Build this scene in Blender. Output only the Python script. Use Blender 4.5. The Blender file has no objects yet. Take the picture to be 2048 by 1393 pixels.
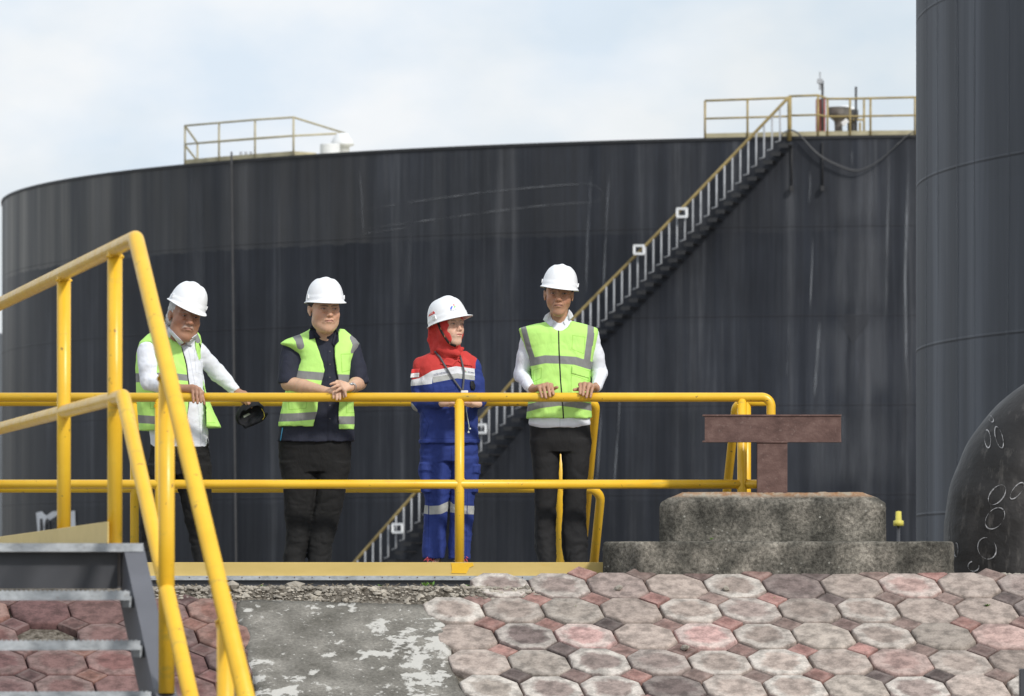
import bpy, bmesh, math, random
import numpy as np
from mathutils import Vector, Matrix

random.seed(7)
C = bpy.context.scene.collection
R = math.radians
FPX = 200.0 / 36.0 * 2048.0      # focal length in photo pixels
HOR = 1150.0                     # horizon row: the deck is at eye level

def P(px, py, D):
    """point at depth D metres seen at photo pixel px, py"""
    return Vector(((px - 1024.0) / FPX * D, D, (HOR - py) / FPX * D))

# ------------------------------------------------------------------ camera
cam_d = bpy.data.cameras.new('camera')
cam = bpy.data.objects.new('camera', cam_d)
C.objects.link(cam)
cam_d.lens = 200.0
cam_d.sensor_width = 36.0
cam_d.shift_y = (HOR - 696.5) / 2048.0
cam_d.clip_start = 0.5
cam_d.clip_end = 6000.0
cam.location = (0, 0, 0)
cam.rotation_euler = (R(90), 0, 0)
cam_d.dof.use_dof = True
cam_d.dof.focus_distance = 33.9
cam_d.dof.aperture_fstop = 10.0
bpy.context.scene.camera = cam

# ------------------------------------------------------------------ light
SUN_AZ = R(-36)      # sun stands right of and behind the camera
SUN_EL = R(38)
sun_dir = Vector((math.sin(-SUN_AZ) * math.cos(SUN_EL), -math.cos(SUN_AZ) * math.cos(SUN_EL), math.sin(SUN_EL)))
sd = bpy.data.lights.new('sun', 'SUN')
sd.energy = 2.6
sd.angle = R(6.0)
sd.color = (1.0, 0.95, 0.88)
sun = bpy.data.objects.new('sun', sd)
C.objects.link(sun)
sun.location = (20, -20, 40)
sun.rotation_euler = (-sun_dir).to_track_quat('-Z', 'Y').to_euler()

w = bpy.data.worlds.new('World')
bpy.context.scene.world = w
w.use_nodes = True
nt = w.node_tree
nt.nodes.clear()
def N(nt, typ, **kw):
    n = nt.nodes.new(typ)
    for k, v in kw.items():
        if k in n.inputs.keys() if isinstance(k, str) else False:
            n.inputs[k].default_value = v
        else:
            setattr(n, k, v)
    return n
out = nt.nodes.new('ShaderNodeOutputWorld')
bgn = nt.nodes.new('ShaderNodeBackground')
sky = nt.nodes.new('ShaderNodeTexSky')
sky.sky_type = 'NISHITA'
sky.sun_disc = False
sky.sun_elevation = SUN_EL
sky.sun_rotation = math.atan2(sun_dir.x, sun_dir.y)
sky.air_density = 1.0
sky.dust_density = 2.0
tc = nt.nodes.new('ShaderNodeTexCoord')
mp = nt.nodes.new('ShaderNodeMapping')
mp.inputs['Scale'].default_value = (1.0, 1.0, 1.7)
mp.inputs['Location'].default_value = (0.35, 0.0, 0.22)
nz = nt.nodes.new('ShaderNodeTexNoise')
nz.inputs['Scale'].default_value = 11.0
nz.inputs['Detail'].default_value = 7.0
nz.inputs['Roughness'].default_value = 0.52
nz.inputs['Distortion'].default_value = 0.25
cr = nt.nodes.new('ShaderNodeValToRGB')
cr.color_ramp.elements[0].position = 0.36
cr.color_ramp.elements[0].color = (0.80, 0.80, 0.80, 1)
cr.color_ramp.elements[1].position = 0.56
cr.color_ramp.elements[1].color = (1, 1, 1, 1)
nz2 = nt.nodes.new('ShaderNodeTexNoise')
nz2.inputs['Scale'].default_value = 26.0
nz2.inputs['Detail'].default_value = 5.0
cr2 = nt.nodes.new('ShaderNodeValToRGB')
cr2.color_ramp.elements[0].position = 0.35
cr2.color_ramp.elements[0].color = (6.9, 7.8, 8.75, 1)
cr2.color_ramp.elements[1].position = 0.65
cr2.color_ramp.elements[1].color = (8.6, 8.85, 9.1, 1)
mx = nt.nodes.new('ShaderNodeMix')
mx.data_type = 'RGBA'
bgn.inputs['Strength'].default_value = 0.1
L = nt.links.new
L(tc.outputs['Generated'], mp.inputs['Vector'])
L(mp.outputs['Vector'], nz.inputs['Vector'])
L(mp.outputs['Vector'], nz2.inputs['Vector'])
L(nz.outputs['Fac'], cr.inputs['Fac'])
L(nz2.outputs['Fac'], cr2.inputs['Fac'])
L(cr.outputs['Color'], mx.inputs[0])
L(sky.outputs['Color'], mx.inputs[6])
L(cr2.outputs['Color'], mx.inputs[7])
L(mx.outputs[2], bgn.inputs['Color'])
L(bgn.outputs['Background'], out.inputs['Surface'])

vs = bpy.context.scene.view_settings
vs.view_transform = 'Standard'
vs.look = 'None'
vs.exposure = 0.1
vs.gamma = 1.0

# ------------------------------------------------------------------ object helpers
def tag(o, label=None, cat=None, group=None, kind=None):
    if label: o['label'] = label
    if cat: o['category'] = cat
    if group: o['group'] = group
    if kind: o['kind'] = kind
    return o

def empty(name, loc=(0, 0, 0)):
    o = bpy.data.objects.new(name, None)
    C.objects.link(o)
    o.location = loc
    o.empty_display_size = 0.2
    return o

def link_mesh(name, me, mat, parent=None, smooth=False, origin=None):
    """vertices are in world space; the object is placed at its parent's origin"""
    o = bpy.data.objects.new(name, me)
    C.objects.link(o)
    if isinstance(mat, (list, tuple)):
        for m in mat: me.materials.append(m)
    else:
        me.materials.append(mat)
    if parent is not None:
        o.parent = parent
        base = Vector((0, 0, 0))
        p = parent
        while p is not None:
            base += p.location
            p = p.parent
        me.transform(Matrix.Translation(-base))
    elif origin is not None:
        o.location = origin
        me.transform(Matrix.Translation(-Vector(origin)))
    if smooth:
        me.polygons.foreach_set('use_smooth', [True] * len(me.polygons))
    return o

def bm_obj(name, bm, mat, parent=None, smooth=False, origin=None):
    me = bpy.data.meshes.new(name)
    bmesh.ops.recalc_face_normals(bm, faces=bm.faces[:])
    bm.to_mesh(me)
    bm.free()
    return link_mesh(name, me, mat, parent, smooth, origin)

def auto_smooth(o, ang=40):
    me = o.data
    me.polygons.foreach_set('use_smooth', [True] * len(me.polygons))
    bm = bmesh.new(); bm.from_mesh(me)
    for e in bm.edges:
        if len(e.link_faces) == 2 and e.calc_face_angle(0) > R(ang):
            e.smooth = False
    bm.to_mesh(me); bm.free()
    return o

def box(bm, x0, x1, y0, y1, z0, z1):
    v = [bm.verts.new((x, y, z)) for x in (x0, x1) for y in (y0, y1) for z in (z0, z1)]
    for f in ((0, 1, 3, 2), (4, 6, 7, 5), (0, 4, 5, 1), (2, 3, 7, 6), (0, 2, 6, 4), (1, 5, 7, 3)):
        bm.faces.new([v[i] for i in f])

def obox(bm, c, ax, ay, az):
    """oriented box: centre and half axes"""
    c = Vector(c); ax = Vector(ax); ay = Vector(ay); az = Vector(az)
    v = [bm.verts.new(c + ax * i + ay * j + az * k) for i in (-1, 1) for j in (-1, 1) for k in (-1, 1)]
    for f in ((0, 1, 3, 2), (4, 6, 7, 5), (0, 4, 5, 1), (2, 3, 7, 6), (0, 2, 6, 4), (1, 5, 7, 3)):
        bm.faces.new([v[i] for i in f])

def bevel(bm, w, seg=2):
    bmesh.ops.bevel(bm, geom=bm.edges[:], offset=w, segments=seg, affect='EDGES', profile=0.5)

def fillet(pts, r, n=8):
    pts = [Vector(p) for p in pts]
    out = [pts[0]]
    for i in range(1, len(pts) - 1):
        a, b, c = pts[i - 1], pts[i], pts[i + 1]
        u = (a - b); v = (c - b)
        lu, lv = u.length, v.length
        u.normalize(); v.normalize()
        ang = u.angle(v)
        if ang > R(176):
            out.append(b); continue
        t = min(r / math.tan(ang / 2), lu * 0.49, lv * 0.49)
        p0 = b + u * t; p1 = b + v * t
        rr = t * math.tan(ang / 2)
        cen = b + (u + v).normalized() * (rr / math.sin(ang / 2))
        a0 = p0 - cen; a1 = p1 - cen
        tot = a0.angle(a1)
        for k in range(n + 1):
            s = k / n
            out.append(cen + (a0 * math.sin((1 - s) * tot) + a1 * math.sin(s * tot)) / math.sin(tot))
    out.append(pts[-1])
    return out

def tube(bm, pts, r, seg=16, caps=True, r2=None):
    pts = [Vector(p) for p in pts]
    n = len(pts)
    tang = []
    for i in range(n):
        t = pts[min(i + 1, n - 1)] - pts[max(i - 1, 0)]
        tang.append(t.normalized())
    nrm = tang[0].orthogonal().normalized()
    rings = []
    for i in range(n):
        if i:
            q = tang[i - 1].rotation_difference(tang[i])
            nrm = q @ nrm
        nrm = (nrm - tang[i] * nrm.dot(tang[i])).normalized()
        b = tang[i].cross(nrm)
        rr = r if r2 is None else r + (r2 - r) * i / (n - 1)
        rings.append([bm.verts.new(pts[i] + (nrm * math.cos(a) + b * math.sin(a)) * rr)
                      for a in (2 * math.pi * k / seg for k in range(seg))])
    for i in range(n - 1):
        for k in range(seg):
            f = bm.faces.new((rings[i][k], rings[i][(k + 1) % seg], rings[i + 1][(k + 1) % seg], rings[i + 1][k]))
            f.smooth = True
    if caps:
        bm.faces.new(rings[0][::-1]); bm.faces.new(rings[-1])

def pipe(name, pts, r, mat, parent=None, seg=16, origin=None, dense=None):
    bm = bmesh.new()
    if dense:
        q = []
        for a, b in zip(pts[:-1], pts[1:]):
            a = Vector(a); b = Vector(b)
            m = max(1, int((b - a).length / dense))
            for k in range(m): q.append(a.lerp(b, k / m))
        q.append(Vector(pts[-1])); pts = q
    tube(bm, pts, r, seg)
    me = bpy.data.meshes.new(name); bm.to_mesh(me); bm.free()
    return link_mesh(name, me, mat, parent, False, origin)

def lathe(bm, prof, cx, cy, seg=32, ang0=0, ang1=2 * math.pi):
    rings = []
    full = abs(ang1 - ang0 - 2 * math.pi) < 1e-6
    m = seg if full else seg + 1
    for r, z in prof:
        rings.append([bm.verts.new((cx + r * math.cos(ang0 + (ang1 - ang0) * k / seg), cy + r * math.sin(ang0 + (ang1 - ang0) * k / seg), z)) for k in range(m)])
    for i in range(len(prof) - 1):
        for k in range(seg):
            k2 = (k + 1) % m
            bm.faces.new((rings[i][k], rings[i][k2], rings[i + 1][k2], rings[i + 1][k]))

# ------------------------------------------------------------------ materials
class MB:
    """small node builder"""
    def __init__(s, name):
        s.m = bpy.data.materials.new(name); s.m.use_nodes = True
        s.t = s.m.node_tree
        s.b = s.t.nodes['Principled BSDF']
        s._tc = None
    def n(s, typ, ins=None, **kw):
        x = s.t.nodes.new(typ)
        for k, v in kw.items(): setattr(x, k, v)
        for k, v in (ins or {}).items():
            if hasattr(v, 'is_output') or isinstance(v, bpy.types.NodeSocket): s.t.links.new(v, x.inputs[k])
            else: x.inputs[k].default_value = v
        return x
    def obj(s, scale=(1, 1, 1), loc=(0, 0, 0)):
        if s._tc is None: s._tc = s.t.nodes.new('ShaderNodeTexCoord')
        return s.n('ShaderNodeMapping', {'Vector': s._tc.outputs['Object'], 'Scale': scale, 'Location': loc}).outputs[0]
    def noise(s, scale, vec=None, detail=4, rough=0.55, dist=0.0, out='Fac'):
        return s.n('ShaderNodeTexNoise', {'Vector': vec or s.obj(), 'Scale': scale, 'Detail': detail, 'Roughness': rough, 'Distortion': dist}).outputs[out]
    def ramp(s, fac, stops):
        x = s.n('ShaderNodeValToRGB', {'Fac': fac})
        e = x.color_ramp.elements
        while len(e) < len(stops): e.new(0.5)
        for i, (p, c) in enumerate(stops):
            e[i].position = p
            e[i].color = (c, c, c, 1) if isinstance(c, (int, float)) else (c[0], c[1], c[2], 1)
        return x.outputs[0]
    def mix(s, fac, a, b, mode='MIX'):
        x = s.t.nodes.new('ShaderNodeMix'); x.data_type = 'RGBA'; x.blend_type = mode
        for i, v in ((0, fac), (6, a), (7, b)):
            if isinstance(v, bpy.types.NodeSocket): s.t.links.new(v, x.inputs[i])
            elif isinstance(v, (int, float)): x.inputs[i].default_value = v if i == 0 else (v, v, v, 1)
            else: x.inputs[i].default_value = (v[0], v[1], v[2], 1)
        return x.outputs[2]
    def math(s, op, a, b=0.0, c=None):
        x = s.t.nodes.new('ShaderNodeMath'); x.operation = op
        for i, v in enumerate((a, b, c)):
            if v is None: continue
            if isinstance(v, bpy.types.NodeSocket): s.t.links.new(v, x.inputs[i])
            else: x.inputs[i].default_value = v
        return x.outputs[0]
    def attr(s, name):
        return s.n('ShaderNodeAttribute', attribute_name=name).outputs['Fac']
    def attrc(s, name):
        return s.n('ShaderNodeAttribute', attribute_name=name).outputs['Color']
    def bump(s, h, strength=0.3, dist=0.01):
        x = s.n('ShaderNodeBump', {'Height': h, 'Strength': strength, 'Distance': dist})
        s.t.links.new(x.outputs[0], s.b.inputs['Normal'])
    def done(s, color=None, rough=0.6, metal=0.0, spec=0.5, **kw):
        def put(k, v):
            if isinstance(v, bpy.types.NodeSocket): s.t.links.new(v, s.b.inputs[k])
            elif isinstance(v, (tuple, list)): s.b.inputs[k].default_value = (v[0], v[1], v[2], 1) if len(v) == 3 else v
            else: s.b.inputs[k].default_value = v
        if color is not None: put('Base Color', color)
        put('Roughness', rough); put('Metallic', metal); put('Specular IOR Level', spec)
        for k, v in kw.items(): put(k, v)
        return s.m

def m_simple(name, col, rough=0.6, var=0.12, scale=14, bump=0.0, bscale=60, spec=0.5, metal=0.0, dist=0.004):
    b = MB(name)
    f = b.noise(scale)
    c = b.mix(b.ramp(f, [(0.3, 0.0), (0.7, 1.0)]), tuple(x * (1 - var) for x in col), tuple(min(1, x * (1 + var)) for x in col))
    if bump: b.bump(b.noise(bscale), bump, dist)
    return b.done(c, rough, metal, spec)

def m_yellow():
    b = MB('yellow_paint')
    base = b.mix(b.ramp(b.noise(3.5, b.obj((1, 1, 1)), detail=7, rough=.65), [(0.35, 0.0), (0.65, 1.0)]), (0.80, 0.46, 0.024), (0.86, 0.53, 0.036))
    # faint olive scuffs and a few chips
    sc = b.ramp(b.noise(9.0, b.obj((0.35, 2, 2)), 6, 0.65), [(0.60, 0.0), (0.68, 1.0)])
    c = b.mix(b.math('MULTIPLY', sc, 0.6), base, (0.50, 0.36, 0.06))
    ch = b.ramp(b.noise(34.0, detail=3), [(0.69, 0.0), (0.71, 1.0)])
    c = b.mix(b.math('MULTIPLY', ch, 0.75), c, (0.16, 0.09, 0.04))
    b.bump(b.noise(40.0), 0.12, 0.004)
    return b.done(c, b.ramp(b.noise(12.0), [(0.3, 0.28), (0.7, 0.42)]), 0, 0.5)
def m_faded_yellow():
    b = MB('faded_yellow_paint')
    f = b.ramp(b.noise(3.0, b.obj((1, 1, 3)), 6, 0.6), [(0.3, 0.0), (0.7, 1.0)])
    c = b.mix(f, (0.55, 0.405, 0.13), (0.63, 0.465, 0.165))
    st = b.ramp(b.noise(22.0, b.obj((0.4, 0.4, 1.0)), 5, 0.6), [(0.66, 0.0), (0.74, 1.0)])
    c = b.mix(b.math('MULTIPLY', st, 0.6), c, (0.62, 0.36, 0.04))
    return b.done(c, 0.6)
def m_galv():
    b = MB('galvanised_steel')
    c = b.ramp(b.noise(16.0, b.obj((1, 1, 2)), 6, 0.65), [(0.3, (0.22, 0.235, 0.25)), (0.5, (0.39, 0.415, 0.44)), (0.75, (0.54, 0.565, 0.59))])
    r = b.ramp(b.noise(30.0), [(0.70, 0.0), (0.76, 1.0)])
    c = b.mix(b.math('MULTIPLY', r, 0.6), c, (0.17, 0.09, 0.05))
    b.bump(b.noise(60.0), 0.2, 0.004)
    return b.done(c, 0.55, 0.15)
def m_dark_steel():
    b = MB('dark_painted_steel')
    c = b.ramp(b.noise(4.0, detail=5), [(0.3, (0.035, 0.037, 0.044)), (0.7, (0.055, 0.058, 0.068))])
    return b.done(c, b.ramp(b.noise(9.0), [(0.3, 0.35), (0.7, 0.55)]), 0, 0.6)
def m_rust():
    b = MB('rusty_steel')
    c = b.ramp(b.noise(10.0, b.obj((1, 1, 1.6)), 7, 0.65), [(0.3, (0.070, 0.036, 0.030)), (0.5, (0.115, 0.064, 0.054)), (0.7, (0.17, 0.105, 0.090))])
    w_ = b.ramp(b.noise(45.0, detail=4), [(0.62, 0.0), (0.7, 1.0)])
    c = b.mix(b.math('MULTIPLY', w_, 0.35), c, (0.23, 0.17, 0.15))
    b.bump(b.noise(70.0, detail=5), 0.5, 0.004)
    return b.done(c, 0.75)
def m_concrete(name='mossy_concrete', rust_z=None):
    b = MB(name)
    big = b.math('ADD', b.math('MULTIPLY', b.noise(5.0, b.obj((1, 1, .8), (3.37, 8.2, 1.9)), 7, 0.66, .0), .55), b.math('MULTIPLY', b.noise(2.3, b.obj((1, 1, .6), (7.3, 2.17, 5.71)), 4, 0.55, .2), .45))
    c = b.ramp(big, [(0.38, (0.048, 0.046, 0.040)), (0.46, (0.105, 0.10, 0.086)), (0.54, (0.205, 0.19, 0.162)), (0.63, (0.38, 0.35, 0.30))])
    fine = b.ramp(b.noise(48.0, detail=6, rough=0.7), [(0.36, 0.42), (0.62, 1.25)])
    c = b.mix(1.0, c, fine, 'MULTIPLY')
    spots = b.n('ShaderNodeTexVoronoi', {'Vector': b.obj(), 'Scale': 21.0, 'Randomness': 1.0}).outputs['Distance']
    sp = b.math('MULTIPLY', b.ramp(spots, [(0.10, 1.0), (0.16, 0.0)]), b.ramp(b.noise(7.0), [(0.52, 0.0), (0.6, 1.0)]))
    c = b.mix(b.math('MULTIPLY', sp, 0.7), c, (0.42, 0.41, 0.37))
    if rust_z is not None:
        sep = b.n('ShaderNodeSeparateXYZ', {0: b._tc.outputs['Object']})
        t = b.ramp(b.math('MULTIPLY_ADD', sep.outputs['Z'], 1.0, 0.0), [(rust_z - 0.02, 0.0), (rust_z, 1.0)])
        c2 = b.ramp(b.noise(7.0, b.obj(loc=(3, 0, 0))), [(0.38, (0.40, 0.34, 0.26)), (0.5, (0.34, 0.19, 0.10)), (0.62, (0.42, 0.38, 0.31))])
        c = b.mix(t, c, c2)
    b.bump(b.noise(55.0, detail=6, rough=0.7), 0.9, 0.012)
    return b.done(c, 0.9, 0, 0.25)
def m_apron():
    b = MB('stained_concrete_with_white_paint')
    big = b.noise(4.0, detail=6, rough=0.6)
    c = b.ramp(big, [(0.32, (0.12, 0.113, 0.098)), (0.5, (0.19, 0.18, 0.16)), (0.7, (0.30, 0.285, 0.255))])
    fine = b.ramp(b.noise(60.0, detail=5, rough=0.7), [(0.3, 0.6), (0.7, 1.2)])
    c = b.mix(1.0, c, fine, 'MULTIPLY')
    n1 = b.noise(8.5, b.obj((1.0, 1.0, 1.5)), 6, 0.62, 0.15)
    n2 = b.noise(1.7, b.obj(loc=(0.4, 0, 0.2)), 2, 0.5)
    v = b.math('ADD', b.math('MULTIPLY', n1, 0.72), b.math('MULTIPLY', n2, 0.38))
    p = b.ramp(v, [(0.608, 0.0), (0.640, 1.0)])
    n3 = b.ramp(b.noise(32.0, detail=3), [(0.665, 0.0), (0.69, 1.0)])
    p = b.math('MAXIMUM', p, b.math('MULTIPLY', n3, 0.75))
    c = b.mix(b.math('MULTIPLY', p, .85), c, (0.54, 0.53, 0.50))
    b.bump(b.noise(50.0, detail=5), 0.6, 0.008)
    return b.done(c, 0.9, 0, 0.25)
def m_paver():
    b = MB('worn_concrete_pavers')
    vc = b.attrc('tint')
    # rim: distance from the paver's middle, used for the worn pale ring
    rim = b.attr('rim')
    n = b.noise(9.0, detail=5, rough=0.6, dist=0.4)
    ring = b.ramp(b.math('ADD', rim, b.math('MULTIPLY', b.math('SUBTRACT', n, 0.5), 0.9)), [(0.45, 0.0), (0.66, 1.0), (0.92, 0.75), (1.0, 0.1)])
    wear = b.attr('wear')
    c = b.mix(b.math('MULTIPLY', ring, wear), vc, (0.56, 0.52, 0.475))
    blot = b.ramp(b.noise(15.0, b.obj(loc=(5, 1, 2)), 5, 0.6), [(0.36, 0.62), (0.60, 1.18)])
    c = b.mix(1.0, c, blot, 'MULTIPLY')
    fine = b.ramp(b.noise(85.0, detail=5, rough=0.7), [(0.3, 0.80), (0.7, 1.14)])
    c = b.mix(1.0, c, fine, 'MULTIPLY')
    b.bump(b.noise(75.0, detail=6, rough=0.7), 0.65, 0.008)
    return b.done(c, 0.88, 0, 0.3)
def m_soil():
    b = MB('soil_and_grit')
    c = b.ramp(b.noise(28.0, detail=7, rough=0.75), [(0.34, (0.045, 0.038, 0.029)), (0.45, (0.15, 0.13, 0.105)), (0.58, (0.29, 0.26, 0.22)), (0.75, (0.40, 0.37, 0.33))])
    big = b.ramp(b.noise(1.1, detail=3), [(0.3, 0.7), (0.7, 1.15)])
    c = b.mix(1.0, c, big, 'MULTIPLY')
    b.bump(b.noise(40.0, detail=6, rough=0.75), 1.0, 0.03)
    return b.done(c, 0.95, 0, 0.2)
def m_tank(name, radius, z0, course, left_light=False, seed=0.0):
    """weathered bitumen black; x = angle*radius, y = height"""
    b = MB(name)
    uv = b.n('ShaderNodeUVMap', uv_map='wall').outputs[0]
    def mapv(sc, loc=(0, 0, 0)):
        return b.n('ShaderNodeMapping', {'Vector': uv, 'Scale': sc, 'Location': loc}).outputs[0]
    sep = b.n('ShaderNodeSeparateXYZ', {0: uv})
    z = sep.outputs['Y']; u = sep.outputs['X']
    st = b.noise(1.0, mapv((1.1, 0.03, 1), (seed, 0, 0)), 8, 0.72)
    c = b.ramp(st, [(0.30, (0.0155, 0.0185, 0.0260)), (0.47, (0.0215, 0.0250, 0.0340)), (0.56, (0.036, 0.040, 0.050)), (0.68, (0.085, 0.090, 0.102))])
    fine = b.ramp(b.noise(1.0, mapv((6.0, 0.14, 1), (seed + 4, 0, 0)), 7, 0.72), [(0.3, 0.72), (0.72, 1.34)])
    blot = b.ramp(b.noise(1.0, mapv((0.35, 0.28, 1), (seed + 14, 0, 0)), 5, 0.6), [(0.3, 0.78), (0.7, 1.3)])
    fine = b.mix(1.0, fine, blot, 'MULTIPLY')
    c = b.mix(1.0, c, fine, 'MULTIPLY')
    # each course of plates has weathered to its own tone, with a ragged drip line under the seam
    ragged = b.math('MULTIPLY', b.noise(1.0, mapv((2.2, 0.05, 1), (seed + 9, 0, 0)), 3, 0.6), 0.28)
    zz = b.math('DIVIDE', b.math('SUBTRACT', b.math('ADD', z, ragged), z0), course)
    cell = b.math('FLOOR', zz)
    wn = b.n('ShaderNodeTexWhiteNoise', {'W': b.math('ADD', cell, seed + 0.5)}, noise_dimensions='1D').outputs['Value']
    tone = b.ramp(wn, [(0.0, 0.70), (1.0, 0.94)])
    c = b.mix(1.0, c, tone, 'MULTIPLY')
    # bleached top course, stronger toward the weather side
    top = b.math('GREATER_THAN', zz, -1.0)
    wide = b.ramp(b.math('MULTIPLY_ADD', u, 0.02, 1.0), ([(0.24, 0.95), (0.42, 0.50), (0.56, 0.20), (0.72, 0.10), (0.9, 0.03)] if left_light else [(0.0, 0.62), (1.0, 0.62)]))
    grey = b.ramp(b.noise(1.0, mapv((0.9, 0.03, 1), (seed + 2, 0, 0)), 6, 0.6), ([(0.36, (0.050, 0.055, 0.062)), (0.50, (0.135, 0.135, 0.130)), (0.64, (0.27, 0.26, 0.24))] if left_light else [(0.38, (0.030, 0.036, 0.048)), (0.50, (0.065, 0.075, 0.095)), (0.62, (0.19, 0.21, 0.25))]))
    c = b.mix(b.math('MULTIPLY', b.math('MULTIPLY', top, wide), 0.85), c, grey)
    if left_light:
        low = b.ramp(b.math('MULTIPLY_ADD', u, 0.02, 1.0), [(0.20, 0.8), (0.34, 0.0)])  # grazing sky sheen near the left edge, put into the wall colour
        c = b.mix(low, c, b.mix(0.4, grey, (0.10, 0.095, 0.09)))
    # seams
    fr = b.math('FRACT', b.math('DIVIDE', b.math('SUBTRACT', z, z0), course))
    seam = b.ramp(fr, [(0.0, 1.0), (0.012, 0.0), (0.988, 0.0), (1.0, 1.0)])
    c = b.mix(b.math('MULTIPLY', seam, 0.45), c, (0.012, 0.012, 0.014))
    b.bump(b.math('ADD', b.math('MULTIPLY', seam, 0.7), b.noise(1.0, mapv((2.0, 0.5, 1)), 3)), 0.25, 0.03)
    return b.done(c, b.ramp(st, [(0.3, 0.46), (0.7, 0.66)]), 0, 0.25), b

M = {}
M['yellow'] = m_yellow()
M['faded'] = m_faded_yellow()
M['galv'] = m_galv()
M['dark'] = m_dark_steel()
M['rust'] = m_rust()
M['slate'] = m_simple('slate_painted_steel', (0.115, 0.12, 0.14), 0.5, 0.12, 4)
M['concrete'] = m_concrete()
M['block'] = m_concrete('rust_stained_concrete', None)
M['apron'] = m_apron()
M['paver'] = m_paver()
M['soil'] = m_soil()
M['tank_yellow'] = m_simple('weathered_ochre_paint', (0.32, 0.245, 0.10), 0.6, 0.3, 3)
M['tank_beige'] = m_simple('weathered_beige_paint', (0.42, 0.38, 0.25), 0.7, 0.25, 2)
M['tank_pale'] = m_simple('pale_galvanised_bars', (0.33, 0.345, 0.37), 0.6, 0.2, 3)
M['tank_dark'] = m_simple('soot_black_steel', (0.02, 0.021, 0.024), 0.6, 0.2, 3)
M['white_metal'] = m_simple('white_painted_metal', (0.72, 0.74, 0.76), 0.45, 0.06, 4)
M['red_box'] = m_simple('faded_red_paint', (0.36, 0.10, 0.09), 0.6, 0.25, 3)
M['gravel'] = m_simple('pale_gravel', (0.33, 0.30, 0.255), 0.9, 0.45, 9, 0.5, 60)
M['leaf'] = m_simple('weed_leaf', (0.13, 0.26, 0.045), 0.6, 0.3, 20)
M['twig'] = m_simple('dry_twig', (0.27, 0.22, 0.15), 0.8, 0.3, 20)
M['cable2'] = m_simple('pale_cable_sheath', (0.085, 0.088, 0.095), 0.6, 0.2, 3)
M['tank_rail_pale'] = m_simple('hazed_ochre_paint', (0.40, 0.36, 0.24), 0.6, 0.2, 3)  # rail ochre paled by distance haze mixed into its colour
M['cable'] = m_simple('grey_cable_sheath', (0.055, 0.056, 0.06), 0.6, 0.2, 3)

# ------------------------------------------------------------------ ground
SL = 0.479                       # slope of the bund face
def sm(a, b, x):
    t = max(0.0, min(1.0, (x - a) / (b - a)))
    return t * t * (3 - 2 * t)
def slope_z(D): return -0.012 - SL * (33.4 - D)
def crest_z(x): return -0.080 + 0.075 * sm(0.20, 0.55, x)
def ground_z(x, D):
    z = min(slope_z(D) - 0.035 + 0.07 * sm(33.0, 33.25, D) * (1 - sm(0.0, 0.3, x)), crest_z(x))
    if D > 36.0: z = min(z, crest_z(x) - (D - 36.0) * 0.55)
    zf = -1.65 if D < 34 else -2.9
    return max(z, zf)
def build_ground():
    ys = [-60, -20, 0, 10, 20, 26, 28.5, 29.4, 29.8, 30.2] + [30.5 + 0.15 * i for i in range(0, 34)] + [35.8, 36.2, 37, 38, 39, 40, 41, 42, 45, 60, 100, 200, 400, 900, 2500, 5000]
    xs = [-4000, -1200, -300, -100, -40, -20, -10] + [-6 + 0.25 * i for i in range(49)] + [8, 10, 20, 40, 100, 300, 1200, 4000]
    rng = random.Random(3)
    vs_, fs = [], []
    for y in ys:
        for x in xs:
            z = ground_z(x, y)
            if 29 < y < 37: z += rng.uniform(-0.008, 0.008)
            vs_.append((x, y, z))
    nx = len(xs)
    for j in range(len(ys) - 1):
        for i in range(nx - 1):
            fs.append((j * nx + i, j * nx + i + 1, (j + 1) * nx + i + 1, (j + 1) * nx + i))
    me = bpy.data.meshes.new('ground'); me.from_pydata(vs_, [], fs)
    o = link_mesh('ground', me, M['soil'], smooth=True)
    tag(o, kind='structure')
build_ground()

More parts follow.
